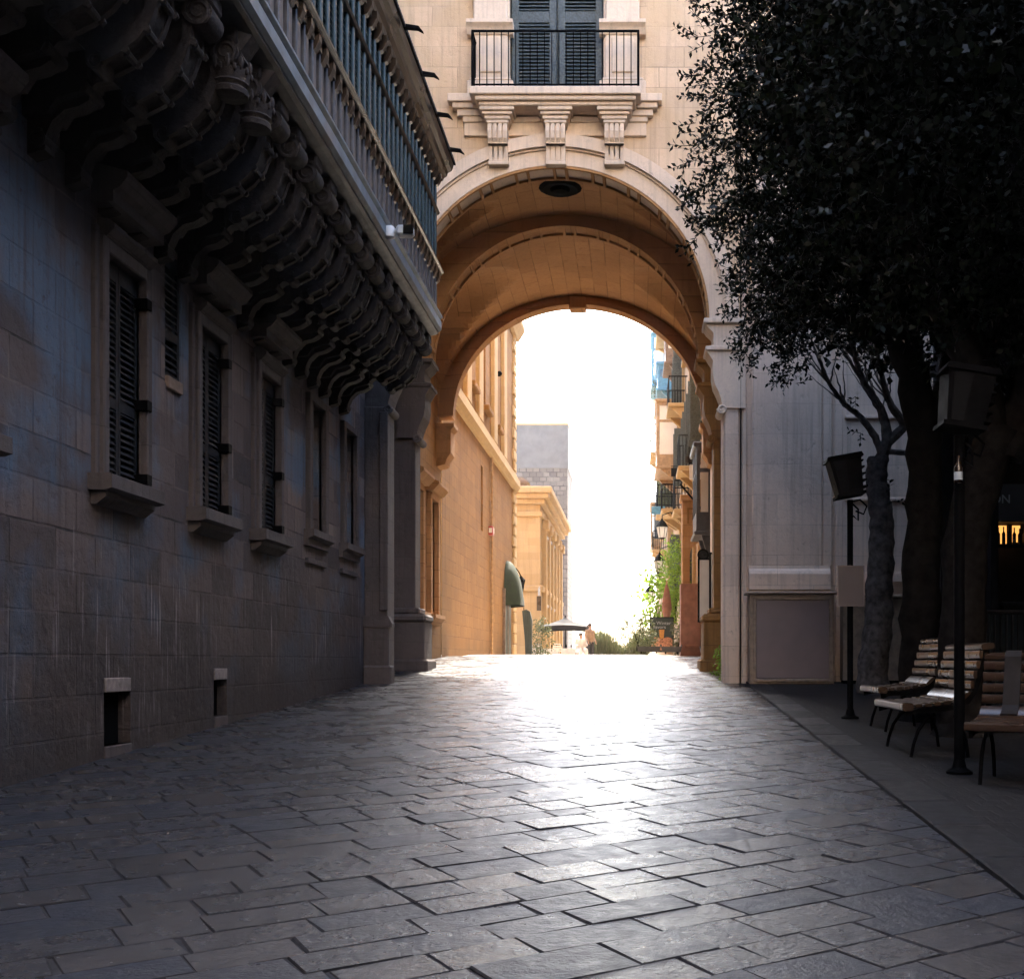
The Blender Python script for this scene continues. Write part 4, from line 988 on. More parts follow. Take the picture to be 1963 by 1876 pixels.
# middle ficus
t1 = thing('ficus_tree', 'dark ficus with a leaning trunk between the knotty young tree and the tall lamp', 'tree', (3.5, 14.0, G(14.0)), GT)
m = MB()
limb(m, [(3.55, 14.0, G(14.0)-.1), (3.5, 14.0, Z(.3)), (3.52, 14.0, Z(1.5)), (3.5, 13.9, Z(2.7)), (3.24, 13.8, Z(3.8)), (2.98, 13.7, Z(4.7))], .27, .17, 11)
limb(m, [(3.5, 13.9, Z(2.5)), (3.85, 14, Z(3.6)), (4.15, 14.1, Z(5.0))], .17, .09); limb(m, [(2.9, 13.7, Z(4.3)), (2.0, 13.4, Z(5.6)), (1.45, 13.1, Z(6.9))], .14, .05)
limb(m, [(2.9, 13.7, Z(4.3)), (2.8, 13.8, Z(5.9)), (2.5, 14.1, Z(7.8))], .16, .05); limb(m, [(2.98, 13.7, Z(3.8)), (2.1, 14.0, Z(4.4)), (1.55, 14.2, Z(4.9))], .09, .03)
m.build('trunk', M['bark'], t1, smooth=True)
O1 = outl([(1420, -260), (1412, 20), (1432, 120), (1425, 190), (1450, 240), (1400, 320), (1412, 400), (1450, 480), (1470, 560), (1495, 605), (1560, 600), (1700, 570), (1830, 560), (1900, 300), (1850, -260)], 13.8)
lf, tw = [], MB()
sprigs(lf, tw, crown_points(O1, 13.8, 1.5, 7600, .22, 10), 9, .078, .04, .28)
E1 = outl([(1385, 10), (1355, 15), (1410, 120), (1362, 165), (1390, 175), (1415, 235), (1370, 300), (1345, 345), (1362, 385), (1405, 420), (1432, 500), (1455, 590)], 13.8)
ed = []
for x, z in E1:
    for _ in range(16): ed.append((x+R.gauss(0, .12), 13.8+R.gauss(0, .45), z+R.gauss(0, .13)))
sprigs(lf, tw, ed, 9, .078, .04, .28, Vector((3.2, 13.8, Z(6.5))))
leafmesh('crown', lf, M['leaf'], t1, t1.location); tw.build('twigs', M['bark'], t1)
# big near ficus
t2 = thing('ficus_tree', 'largest ficus with three thick limbs rising behind the slatted benches at the right', 'tree', (3.85, 12.4, G(12.4)), GT)
m = MB()
limb(m, [(3.54, 12.4, G(12.4)-.1), (3.52, 12.4, Z(.0)), (3.6, 12.4, Z(1.4)), (3.95, 12.4, Z(2.5))], .25, .23, 11)
limb(m, [(3.95, 12.4, Z(2.2)), (3.55, 12.2, Z(3.2)), (3.0, 12.1, Z(4.2)), (2.7, 12, Z(5.4))], .2, .1); limb(m, [(4.0, 12.4, Z(2.3)), (3.75, 12.5, Z(3.3)), (3.4, 12.6, Z(4.3)), (3.2, 12.7, Z(6))], .18, .09)
limb(m, [(4.0, 12.4, Z(2.2)), (4.25, 12.3, Z(3.2)), (3.9, 12.2, Z(4.3)), (3.3, 12, Z(5.2))], .2, .1); limb(m, [(4.1, 12.4, Z(2.5)), (4.6, 12.4, Z(4)), (5.2, 12.4, Z(6))], .2, .08)
m.build('trunk', M['bark'], t2, smooth=True)
O2 = outl([(1500, -330), (1510, 0), (1520, 160), (1560, 300), (1620, 430), (1720, 540), (1830, 600), (2050, 680), (2300, 520), (2300, -330)], 12)
lf, tw = [], MB()
sprigs(lf, tw, crown_points(O2, 12, 2.0, 8200, .3, 10), 8, .10, .055, .34)
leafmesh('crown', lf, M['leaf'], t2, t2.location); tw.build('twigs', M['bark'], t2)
# third ficus further right and nearer
t3 = thing('ficus_tree', 'ficus at the right edge of the square whose crown closes the upper right corner', 'tree', (6.6, 14.2, G(14.2)), GT)
m = MB(); limb(m, [(6.6, 14.2, G(14.2)-.1), (6.6, 14.2, Z(1)), (6.4, 14.1, Z(3)), (5.9, 14.0, Z(5.5))], .35, .12, 11); limb(m, [(6.5, 14.1, Z(2.2)), (7.2, 14.3, Z(4.5))], .2, .08); m.build('trunk', M['bark'], t3, smooth=True)
O3 = [(2.9, Z(5)), (3.0, Z(10)), (5.0, Z(13)), (10.5, Z(13)), (11.5, Z(8)), (10.5, Z(3.2)), (6.5, Z(3.4)), (4.6, Z(4.0))]
lf, tw = [], MB(); sprigs(lf, None, crown_points(O3, 15.6, 1.8, 5200, .4, 10), 8, .15, .09, .4); leafmesh('crown', lf, M['leaf'], t3, t3.location)
t6 = thing('ficus_tree', 'broad unseen ficus added behind the camera to block low light', 'tree', (2.5, -9, G(-9)), GT)  # hedge-like crown placed out of view to block low light
m = MB(); limb(m, [(2.5, -9, G(-9)-.1), (2.5, -9, Z(1.2)), (2.4, -9, Z(3)), (2, -9, Z(5))], .36, .14, 11); m.build('trunk', M['bark'], t6, smooth=True)
O6 = [(-5, Z(-1.2)), (-5, Z(6.6)), (-2, Z(7.2)), (5, Z(7.4)), (9, Z(7.4)), (9.4, Z(6)), (9.4, Z(-1)), (2, Z(-1.3))]
lf = []; sprigs(lf, None, crown_points(O6, -9, 2.2, 7000, .45, 10), 8, .2, .13, .45); leafmesh('crown', lf, M['leaf'], t6, t6.location)
# a fourth crown added above the frame to shade the near square
t4 = thing('ficus_tree', 'ficus nearest the camera, added above the view to shade the square', 'tree', (5.6, 7.0, G(7)), GT)
m = MB(); limb(m, [(5.6, 7, G(7)-.1), (5.6, 7, Z(1.2)), (5.3, 7, Z(3)), (4.6, 7.2, Z(5))], .36, .14, 11); limb(m, [(5.4, 7, Z(2.6)), (6.4, 7, Z(5))], .2, .08); m.build('trunk', M['bark'], t4, smooth=True)
O4 = [(2.2, Z(5.6)), (2.4, Z(8.6)), (4, Z(10.5)), (8, Z(10.5)), (9.5, Z(7)), (8, Z(4.2)), (4.5, Z(4.4))]
lf = []; sprigs(lf, None, crown_points(O4, 7.4, 2.2, 4800, .4, 10), 8, .15, .09, .4); leafmesh('crown', lf, M['leaf'], t4, t4.location)
# small knotty tree by the wall
t5 = thing('young_ficus', 'slender knotty young ficus with bare forking branches before the pale wall', 'tree', (3.9, 18.5, G(18.5)), GT)
m = MB(); Y5 = 18.5
limb(m, [W(1680, 1345, Y5), W(1672, 1290, Y5), W(1684, 1200, Y5), W(1686, 1120, Y5), W(1690, 1040, Y5), W(1688, 980, Y5), W(1680, 920, Y5), W(1684, 875, Y5)], .27, .165, 11, .012)
def br5(pts, r0, r1, n=6): return limb(m, [W(a, b, Y5 + c) for a, b, c in pts], r0, r1, n, .012)
br5([(1684, 890, 0), (1700, 840, 0), (1690, 790, .1), (1660, 740, .2), (1640, 690, .3), (1625, 640, .3)], .11, .03)
br5([(1690, 860, 0), (1735, 815, .1), (1760, 770, .2), (1790, 700, .3)], .1, .05)
br5([(1735, 815, .1), (1705, 770, 0), (1690, 720, -.1), (1680, 660, -.2), (1675, 590, -.2)], .075, .02)
br5([(1690, 885, 0), (1682, 845, 0), (1650, 800, .1), (1620, 775, .2), (1590, 735, .2), (1570, 690, .2), (1555, 650, .2)], .075, .015)
br5([(1700, 865, 0), (1740, 868, -.1), (1765, 862, -.2)], .05, .035)
for k in range(46):
    s = R.choice([(1660, 740), (1690, 790), (1640, 690), (1705, 770), (1690, 720), (1620, 775), (1590, 735), (1680, 680)])
    dx = R.uniform(-95, 45); dy = R.uniform(-110, -50)
    a, b = s; c = R.uniform(-.5, .5)
    br5([(a, b, c*.2), (a+dx*.4, b+dy*.5, c*.6), (a+dx*.8, b+dy*1.05, c)], R.uniform(.016, .03), .005, 4)
m.build('trunk', M['bark2'], t5, smooth=True)
lf, tw = [], MB()
O5 = outl([(1438, 570), (1440, 650), (1470, 690), (1530, 690), (1560, 640), (1640, 655), (1740, 620), (1760, 560), (1600, 540)], 18.3)
sprigs(lf, tw, crown_points(O5, 18.3, .7, 900, .2, 9), 8, .085, .045, .3)
for px, py in ((1480, 712), (1500, 720), (1490, 735), (1650, 830), (1712, 960), (1705, 940), (1640, 760), (1740, 760)):
    sprigs(lf, tw, [W(px, py, 18.3 + R.gauss(0, .1)) for _ in range(2)], 7, .085, .045, .22)
leafmesh('crown', lf, M['leaf'], t5, t5.location); tw.build('twigs', M['bark'], t5)

# ------------------------------------------------------------------ benches
def bench(loc, rz, L, label, strap=False):
    b = thing('slatted_bench', label, 'bench', loc, 'slatted benches on the square', rz); h = L/2
    s = MB()
    def roll(x, z, w, t, m=s, y0=-h, y1=h, ang=0.):     # rounded slat, section w x t turned by ang
        pr = []
        for k in range(12):
            th = 2*PI*k/12; u = math.copysign(abs(math.cos(th))**.6, math.cos(th))*w/2; q = math.copysign(abs(math.sin(th))**.6, math.sin(th))*t/2
            pr.append((x+u*math.cos(ang)-q*math.sin(ang), z+u*math.sin(ang)+q*math.cos(ang)))
        m.prism(pr, 'y', y0, y1)
    roll(-.285, .455, .105, .075)
    for i, (x, z) in enumerate(((-.19, .468), (-.105, .474), (-.02, .482), (.065, .494), (.15, .512))): roll(x, z, .066, .032, ang=.12)
    roll(.232, .556, .11, .034, ang=.75)
    s.build('seat', M['slat'], b, local=True, smooth=True)
    k = MB()
    for i in range(4):
        z = .655+.09*i; roll(.29+.026*i, z, .034, .074, k)
    roll(.43, 1.0, .12, .06, k, ang=.15)
    for i in range(4):
        for yy in (-h+.09, h-.09): k.tube([(.29+.026*i-.021, yy, .655+.09*i), (.29+.026*i, yy, .655+.09*i)], .009, 6)
    k.build('backrest', M['slat'], b, local=True, smooth=True)
    f = MB()
    prof = [(-.3, .415), (-.2, .44), (0, .452), (.15, .478), (.24, .53), (.305, .62), (.42, .975)]
    for yy in (-h+.03, h-.06):
        f = MB(); top_ = prof; bot = [(x+.03 if x > .2 else x, z-.045) for x, z in prof][::-1]
        f.prism(top_ + bot, 'y', yy, yy+.03); f.build('end_frame', M['iron'], b, local=True)
    for yy in (-h+.1, h-.1):
        l = MB(); l.tube([(-.02, yy, .39), (-.1, yy, .34), (-.17, yy, .24), (-.21, yy, .12), (-.235, yy, .0)], .016, 8); l.build('leg', M['iron'], b, local=True, smooth=True)
        l = MB(); l.tube([(.15, yy, .38), (.21, yy, .3), (.26, yy, .16), (.28, yy, .0)], .016, 8); l.build('leg', M['iron'], b, local=True, smooth=True)
    if strap:
        q = MB(); pth = [(.15, .54), (.21, .565), (.245, .61), (.265, .68), (.325, .90), (.345, 1.0), (.37, 1.045), (.5, 1.05)]
        q.prism(pth + [(x+(.012 if i < 6 else .0), z-.014) for i, (x, z) in enumerate(pth)][::-1], 'y', h-.3, h-.17); q.build('steel_band', M['steel'], b, local=True)
    return b
def pv(x, y): return (x, y, G(y) + .022)
bench(pv(2.97, 12.9), 0, 1.0, 'farthest slatted bench, next to the foot of the knotty young tree')
bench(pv(2.73, 10.85), 0, 1.2, 'middle slatted bench, its backrest crossed by the tall lamp pole')
a3 = rad(60.5); 
bench(pv(3.36, 8.78), a3, 1.5, 'nearest slatted bench with a steel band over its backrest at the right edge', True)

# ------------------------------------------------------------------ floodlights on poles
def flood(x, y, label, lean, zb=None, hang=False):
    g = G(y) + .02; f = thing('floodlight_pole', label, 'lamp post', (x, y, g), 'box floodlights on black poles')
    zt = Z(1.98) if zb is None else zb
    m = MB(); m.tube([(x, y, g-.02), (x, y, zt)], .038 if not hang else .045, 10); m.lathe((x, y, g), [(.11, 0), (.11, .02), (.06, .05), (.045, .12)], 12); m.build('pole', M['iron'], f, smooth=True)
    m = MB(); c, s = math.cos(lean), math.sin(lean)
    def rt(p, q): return (x + p*c - q*s, zt + .02 + p*s + q*c)
    w0, w1, hh = .15, .2, .5
    m.prism([rt(-w0, .04), rt(w0, .04), rt(w1, hh), rt(-w1, hh)], 'y', y-.14, y+.16)
    m.prism([rt(-w0-.03, .02), rt(w0+.03, .02), rt(w0+.03, .055), rt(-w0-.03, .055)], 'y', y-.16, y+.18)
    m.prism([rt(-w1-.03, hh-.02), rt(w1+.03, hh-.02), rt(w1+.01, hh+.03), rt(-w1-.01, hh+.03)], 'y', y-.16, y+.18)
    for k in range(5): m.prism([rt(w0*1.05+.01, .1+.08*k), rt(w0*1.05+.07, .1+.08*k), rt(w0*1.05+.07, .12+.08*k), rt(w0*1.05+.01, .12+.08*k)], 'y', y-.1, y+.12)
    h = m.build('lamp_head', M['iron'], f)
    m = MB(); m.prism([rt(-w0+.03, .07), rt(-.02, .07), rt(-.02+.03, hh-.04), rt(-w1+.05, hh-.04)], 'y', y-.146, y-.141); m.build('glass', M['sign'], h)
    m = MB(); m.tube([(x+.02, y, zt-.02), (x+.12, y-.02, zt-.0), (x+.2, y-.03, zt-.08), (x+.16, y-.04, zt-.18), (x+.06, y-.04, zt-.14)], .012, 6)
    m.tube([(x+.02, y, zt-.04), (x+.09, y-.05, zt-.12), (x+.09, y-.05, zt-.26), (x+.03, y-.04, zt-.2)], .012, 6); m.build('cable', M['iron'], f, smooth=True)
    return f
flood(2.67, 14.2, 'shorter looking black floodlight pole with looped cables in front of the pale wall', .18)
flood(2.69, 9.5, 'nearest black floodlight pole rising in front of the middle bench', -.16, Z(1.86), True)
# small bottle-like tag hanging from the near pole
p = at(1834, 915, 9.45)
tg = thing('hanging_bottle', 'small dark bottle with a white label hanging on the nearest floodlight pole', 'bottle', (p.x, 9.38, p.z))
m = MB(); m.lathe((p.x, 9.4, p.z-.05), [(.03, 0), (.035, .02), (.035, .12), (.012, .17), (.012, .22)], 12); m.build('glass_body', M['bottle'], tg, smooth=True)
m = MB(); m.lathe((p.x, 9.4, p.z-.03), [(.0362, 0), (.0362, .065)], 12); m.build('paper_label', M['white'], tg)
# translucent notice on the farther pole
p0, p1 = at(1608, 1160, 14.1), at(1656, 1085, 14.1)
ns = thing('acrylic_notice', 'pale rounded acrylic notice fixed to the farther floodlight pole', 'notice', ((p0.x+p1.x)/2, 14.1, p0.z))
m = MB(); m.box(p0.x, p1.x, 14.12, 14.13, p0.z, p1.z, .003); m.build('sheet', M['acrylic'], ns)
m = MB()
for a, b, c, d in ((p0.x-.01, p0.x, p0.z-.01, p1.z+.01), (p1.x, p1.x+.01, p0.z-.01, p1.z+.01), (p0.x, p1.x, p1.z, p1.z+.01), (p0.x, p1.x, p0.z-.01, p0.z)): m.box(a, b, 14.11, 14.135, c, d)
m.build('rim', M['box'], ns)

# ------------------------------------------------------------------ kiosk box by the pier
kb = thing('closed_kiosk', 'closed waist-high kiosk counter with grey panel and brown timber frame', 'kiosk', (2.8, 20.45, G(20.3)))
m = MB(); m.box(2.05, 3.54, 20.32, 20.76, Z(-.42), Z(1.16)); m.build('carcass', M['boxframe'], kb)
m = MB(); m.box(2.16, 3.44, 20.295, 20.318, Z(-.32), Z(1.06), .006); m.build('front_panel', M['box'], kb)
m = MB()
for a, b, c, d in ((2.1, 2.15, -.38, 1.12), (3.45, 3.5, -.38, 1.12), (2.15, 3.45, 1.07, 1.12), (2.15, 3.45, -.38, -.33)): m.box(a, b, 20.28, 20.318, Z(c), Z(d), .006)
m.build('panel_frame', M['boxframe'], kb)
m = MB(); m.box(1.98, 3.6, 20.24, 20.78, Z(1.17), Z(1.21), .01); m.build('countertop', M['boxframe'], kb)
m = MB(); m.box(2.07, 3.52, 20.36, 20.74, G(20.4)-.05, Z(-.421)); m.build('plinth', M['black'], kb)
# second panelled box further right
kb2 = thing('panelled_counter', 'brown panelled counter front behind the knotty young tree', 'counter', (4.5, 20.55, G(20.5)))
m = MB(); m.box(3.72, 5.4, 20.45, 20.76, Z(-.36), Z(1.1)); m.build('carcass', M['boxframe'], kb2)
m = MB(); m.box(3.7, 5.42, 20.4, 20.78, Z(1.11), Z(1.16), .01); m.build('countertop', M['boxframe'], kb2)
m = MB(); m.box(3.74, 5.38, 20.5, 20.74, G(20.5)-.05, Z(-.361)); m.build('plinth', M['black'], kb2)

# ------------------------------------------------------------------ unseen buildings added around the square to shape the light
sq = thing('sky_block_building', 'dark building added out of view at the right to block sky light', 'building', (10, 5, 0))  # placed out of view to block the sky from the right
m = MB(); holed(m, lambda u, v, d: (9.4+d, u, v), -22, 20.9, -2, 15, [(a, a+2.2, -1.5, 3.6) for a in (-20, -16, -12, -8, -4, 0, 4, 8, 12, 16)] + [(a+.5, a+1.7, 6, 9) for a in (-20, -16, -12, -8, -4, 0, 4, 8, 12, 16)], 1.2)
m.add([(9.4, -22, 15), (9.4, 20.9, 15), (15, 20.9, 15), (15, -22, 15), (15, -22, -2), (9.4, -22, -2)], [(0, 1, 2, 3), (0, 3, 4, 5)]); m.add([(10.6, -22, -2), (10.6, 20.9, -2), (10.6, 20.9, 9.5), (10.6, -22, 9.5)], [(0, 1, 2, 3)])
m.build('wall', M['cafedark'], sq)
bh = thing('bounce_front', 'pale unseen front added across the square to bounce sunlight onto the arch', 'building', (0, -30, 0))  # added behind the camera as a reflector for the arch facade
m = MB(); holed(m, lambda u, v, d: (u, -22-d, v), -35, 35, -3, 35, [(a, a+1.6, b, b+2.8) for a in range(-33, 33, 5) for b in (2, 8, 14, 20)], .4)
m.add([(-35, -22, 35), (35, -22, 35), (35, -27, 35), (-35, -27, 35)], [(0, 1, 2, 3)]); m.build('wall', M['palefront'], bh)
# ------------------------------------------------------------------ café bar in the dark at the right
cf = thing('cafe_bar', 'dark cafe bar with sign board and lit bottle shelf behind the trees', 'cafe', (6.6, 18.5, G(18.5)))
m = MB(); m.box(5.05, 9.4, 18.9, 19.4, G(18)-.1, Z(7.5)); m.box(5.05, 9.4, 17.6, 18.9, Z(4.0), Z(4.4), .03); m.box(5.5, 5.62, 17.7, 18.9, G(18)-.1, Z(4.0), .01); m.build('wall', M['cafe'], cf)  # tall near-black wall paints in the shade behind the trees
p0, p1 = at(1872, 1000, 17.9), at(1950, 928, 17.9)
m = MB(); m.box(p0.x, p1.x+.6, 17.86, 17.9, p0.z, p1.z, .01); sb = m.build('sign_board', M['greyboard'], cf)
def lettering(txt, x, y, z, size, mat, parent, name='lettering'):
    cu_ = bpy.data.curves.new(name, 'FONT'); cu_.body = txt; cu_.size = size; cu_.extrude = .004
    o = bpy.data.objects.new(name, cu_); COL.objects.link(o)
    dg = bpy.context.evaluated_depsgraph_get(); me = bpy.data.meshes.new_from_object(o.evaluated_get(dg))
    COL.objects.unlink(o); bpy.data.objects.remove(o)
    me.transform(Matrix.Rotation(PI/2, 4, 'X')); me.materials.clear(); me.materials.append(mat)
    n = bpy.data.objects.new(name, me); COL.objects.link(n); n.parent = parent
    off = Vector((0, 0, 0)); q = parent
    while q is not None: off += q.location; q = q.parent
    n.location = Vector((x, y, z)) - off
    return n
p = at(1886, 964, 17.85); lettering('RON', p.x, 17.852, p.z, .19, M['white'], sb)
p0 = at(1872, 1042, 18.2); p1 = at(1963, 1005, 18.2)
m = MB(); m.box(p0.x, p0.x+3, 18.2, 18.5, p0.z-.04, p0.z, .005); m.box(p0.x, p0.x+3, 18.2, 18.5, p1.z+.04, p1.z+.08, .005); m.build('bottle_shelf', M['cafe'], cf)
m = MB()
for k in range(4): m.box(p0.x+.02+k*.22, p0.x+.14+k*.22, 18.52, 18.55, p0.z+.02+.04*(k % 2), p1.z+.02)
m.build('shelf_light', M['lamp'], cf)
m = MB(); m.box(5.7, 9.3, 17.7, 18.3, G(18)-.02, Z(.85)); m.box(5.66, 9.3, 17.64, 18.36, Z(.85), Z(.9), .01); m.build('counter', M['cafe'], cf)
for k in range(11):
    x = p0.x+.05+k*.085; hgt = R.uniform(.24, .3)
    b = thing('liquor_bottle', 'dark glass bottle in the row on the lit cafe shelf', 'bottle', (x, 18.34, p0.z), 'bottles on the lit cafe shelf')
    m = MB(); m.lathe((x, 18.34, p0.z), [(.028, 0), (.03, .02), (.03, hgt*.6), (.011, hgt*.75), (.011, hgt)], 10); m.build('glass_body', M['bottle'], b, smooth=True)
wb = thing('windbreak', 'dark slatted windbreak screen around the cafe terrace', 'screen', (5.6, 15.6, G(15.6)))
m = MB()
for k in range(26): m.box(4.75+k*.08, 4.80+k*.08, 15.6, 15.63, G(15.6)+.08, Z(.62))
m.build('slats', M['curtain'], wb)
m = MB(); m.tube([(4.7, 15.6, Z(.66)), (7, 15.6, Z(.66))], .022, 8); m.tube([(4.7, 15.6, G(15.6)), (4.7, 15.6, Z(.66))], .022, 8); m.tube([(6.9, 15.6, G(15.6)), (6.9, 15.6, Z(.66))], .022, 8); m.build('frame', M['steel'], wb)

# ------------------------------------------------------------------ things near the crest of the street
def shrub(name, label, cat, c, rx, ry, rz_, n, mat, L=.07, group=None, stem=True):
    t = thing(name, label, cat, (c[0], c[1], c[2]-rz_), group); lf = []
    pts = []
    while len(pts) < n:
        q = [R.uniform(-1, 1) for _ in range(3)]
        if sum(a*a for a in q) < 1: pts.append((c[0]+q[0]*rx, c[1]+q[1]*ry, c[2]+q[2]*rz_))
    sprigs(lf, None, pts, 7, L, L*.5, L*3.2, Vector(c)); leafmesh('foliage', lf, mat, t, t.location)
    if stem:
        m = MB(); 
        for k in range(4): m.tube([(c[0]+R.gauss(0, .03), c[1], c[2]-rz_*1.1), (c[0]+R.uniform(-.5, .5)*rx, c[1]+R.uniform(-.5, .5)*ry, c[2]+rz_*.3)], [.014, .006], 5)
        m.build('stem', M['bark'], t)
    return t
def planter(x, y, w, label):
    g = G(y); t = thing('planter_box', label, 'planter', (x, y, g), 'dark planter boxes by the cafe tables')
    m = MB(); m.prism([(x-w/2+.05, g+.06), (x+w/2-.05, g+.06), (x+w/2, g+.27), (x+w/2-.03, g+.27), (x+w/2-.03, g+.21), (x-w/2+.03, g+.21), (x-w/2+.03, g+.27), (x-w/2, g+.27)], 'y', y-.18, y+.18); m.build('box', M['planter'], t)
    for s in (-1, 1):
        for q in (-.12, .12):
            m = MB(); m.tube([(x+s*(w/2-.14), y+q, g), (x+s*(w/2-.14), y+q, g+.08)], .02, 6); m.build('leg', M['iron'], t)
    return t
planter(.42, 33.6, .72, 'dark planter box farthest left, below the bushy shrub'); planter(1.06, 32.8, .62, 'dark planter box just in front of the menu board')
planter(2.0, 30.3, .55, 'dark planter box at the foot of the passage pier')
# menu board with writing
p0, p1 = at(1247, 1243, 36), at(1290, 1184, 36)
mn = thing('menu_board', 'upright menu board reading the Winter flavors with an amber drink', 'sign', ((p0.x+p1.x)/2, 36, G(36)))
m = MB(); m.box(p0.x-.03, p1.x+.03, 36, 36.05, G(36)+.02, p1.z+.03, .008); fr = m.build('frame', M['iron'], mn)
m = MB(); m.box(p0.x, p1.x, 35.985, 36, G(36)+.03, p1.z); bd = m.build('panel', M['boardark'], mn)
wd = p1.x-p0.x; ht = p1.z-p0.z
for s, fx, fz, sz in (('the', .06, .80, .09), ('Winter', .26, .78, .155), ('flavors', .12, .655, .15)): lettering(s, p0.x+wd*fx, 35.975, p0.z+ht*fz, sz, M['white'], bd)
m = MB(); cx = p0.x+wd*.5; m.prism([(cx-.06, p0.z+ht*.32), (cx+.06, p0.z+ht*.32), (cx+.085, p0.z+ht*.62), (cx-.085, p0.z+ht*.62)], 'y', 35.97, 35.984); m.build('drink_picture', M['amber'], bd)
m = MB()
for a in (.28, .76): m.prism([(p0.x+wd*a+.17*math.cos(2*PI*k/14), p0.z+ht*.25+.12*math.sin(2*PI*k/14)) for k in range(14)], 'y', 35.972, 35.984)
m.box(p0.x+.02, p1.x-.02, 35.976, 35.984, p0.z-.05, p0.z+ht*.2); m.build('food_picture', M['salmon'], bd)
# closed parasol and plants behind it
px_ = at(1278, 1182, 37.5)
cp = thing('closed_parasol', 'closed rust brown parasol behind the menu board', 'parasol', (px_.x, 37.5, G(37.5)))
m = MB(); prf = [(.03, 0), (.12, .05), (.17, .3), (.14, .6), (.09, .9), (.05, 1.05), (.02, 1.1)]
m.lathe((px_.x, 37.5, Z(1.38)), prf, 9); m.build('canopy', M['brownfab'], cp)
m = MB(); m.tube([(px_.x, 37.5, G(37.5)), (px_.x, 37.5, Z(2.58))], .025, 8); m.build('pole', M['wood'], cp)
m = MB(); m.lathe((px_.x, 37.5, Z(2.2)), [(.075, 0), (.08, .06)], 9); m.build('tie', M['red'], cp)
shrub('climbing_plant', 'yellow green climbing plant on the right-hand house beside the closed parasol', 'plant', tuple(at(1294, 1110, 38.2)), .28, .5, 1.35, 260, M['leaf2'], .11)
shrub('banana_plant', 'broad leaved green plant behind the menu board', 'plant', tuple(at(1262, 1150, 40)), .3, .3, .75, 70, M['leaf2'], .22)
shrub('bushy_shrub', 'loose sunlit shrub standing in the leftmost planter', 'plant', tuple(at(1222, 1212, 34.2)), .5, .3, .5, 260, M['hedge'], .065)
shrub('potted_bush', 'dark bush filling the gap left of the menu board', 'plant', tuple(at(1236, 1228, 34.8)), .28, .25, .34, 170, M['hedge'], .06)
shrub('potted_bush', 'small leafy bush right of the menu board by the portal', 'plant', tuple(at(1299, 1222, 34)), .14, .2, .5, 110, M['hedge'], .06)
shrub('potted_plant', 'small flowering plant at the foot of the passage pier', 'plant', (1.72, 21.6, G(21.6)+.3), .1, .16, .3, 110, M['leaf2'], .06)
for i, (a, b, y, lab) in enumerate(((1270, 745, 60, 'planted window box on the blue balcony'), (1262, 690, 68, 'trailing plant on the high iron balcony'), (1268, 945, 53, 'planted pots on the lower iron balcony'), (1257, 830, 62, 'leafy plants hanging outside the timber bay balcony'))):
    shrub('balcony_plant', lab, 'plant', tuple(at(a, b, y)), .35, .7, .5, 120, M['hedge'], .11, None, False)
# hedge of spiky grasses beyond the crest
hg = thing('grass_hedge', 'low row of spiky grasses along the skyline at the end of the street', 'hedge', (-1, 52, G(52))); q = []
for _ in range(2600):
    x = R.uniform(-1.9, .5); y = 52 + R.uniform(-.5, .5); z = G(52); b = Vector((x, y, z)); d = Vector((R.gauss(0, .22), R.gauss(0, .2), 1)).normalized()*R.uniform(.75, 1.4)*(1.0 + .35*math.sin(x*3.1))
    s = Vector((R.uniform(.01, .022), R.uniform(-.01, .01), 0)); q.append((b-s, b+d*.6-s*.9, b+d, b+d*.6+s*.9))
leafmesh('blades', q, M['hedge'], hg, hg.location)
m = MB(); m.box(-1.95, .55, 51.6, 52.4, G(52)-.3, G(52)+.25); m.build('trough', M['planter'], hg)
# open parasol, table, chairs
ux, uy = -3.25, 54.0; ug = G(uy)
um = thing('open_parasol', 'open square grey parasol over the cafe table down the street', 'parasol', (ux, uy, ug))
m = MB(); zt = Z(2.02); ze = Z(1.52); w = 1.18; cs = [(-w, -w), (w, -w), (w, w), (-w, w)]; n = 6
vs = [(ux, uy, zt)]; 
for r_ in range(1, n+1):
    t = r_/n
    for k in range(4):
        for j in range(n):
            a, b = cs[k], cs[(k+1) % 4]; f = j/n
            xx = (a[0]+(b[0]-a[0])*f)*t; yy = (a[1]+(b[1]-a[1])*f)*t
            vs.append((ux+xx*1.0, uy+yy, zt + (ze-zt)*t**.8 + .10*math.sin(PI*f)*t*t))
N4 = 4*n; fs = [(0, 1+k, 1+(k+1) % N4) for k in range(N4)]
for r_ in range(n-1):
    o0, o1 = 1+r_*N4, 1+(r_+1)*N4
    fs += [(o0+k, o1+k, o1+(k+1) % N4, o0+(k+1) % N4) for k in range(N4)]
o1 = 1+(n-1)*N4; base_ = len(vs); vs += [(v_[0], v_[1], v_[2]-.2) for v_ in vs[o1:o1+N4]]
fs += [(o1+k, base_+k, base_+(k+1) % N4, o1+(k+1) % N4) for k in range(N4)]
m.add(vs, fs); cn = m.build('canopy', M['greyfab'], um)
m = MB(); m.tube([(ux, uy, ug), (ux, uy, zt+.08)], .03, 8); m.build('pole', M['iron'], um)
for k, (a, b) in enumerate(cs): m = MB(); m.tube([(ux, uy, zt-.06), (ux+a*.98, uy+b*.98, ze-.02)], .012, 5); m.build('rib', M['iron'], cn)
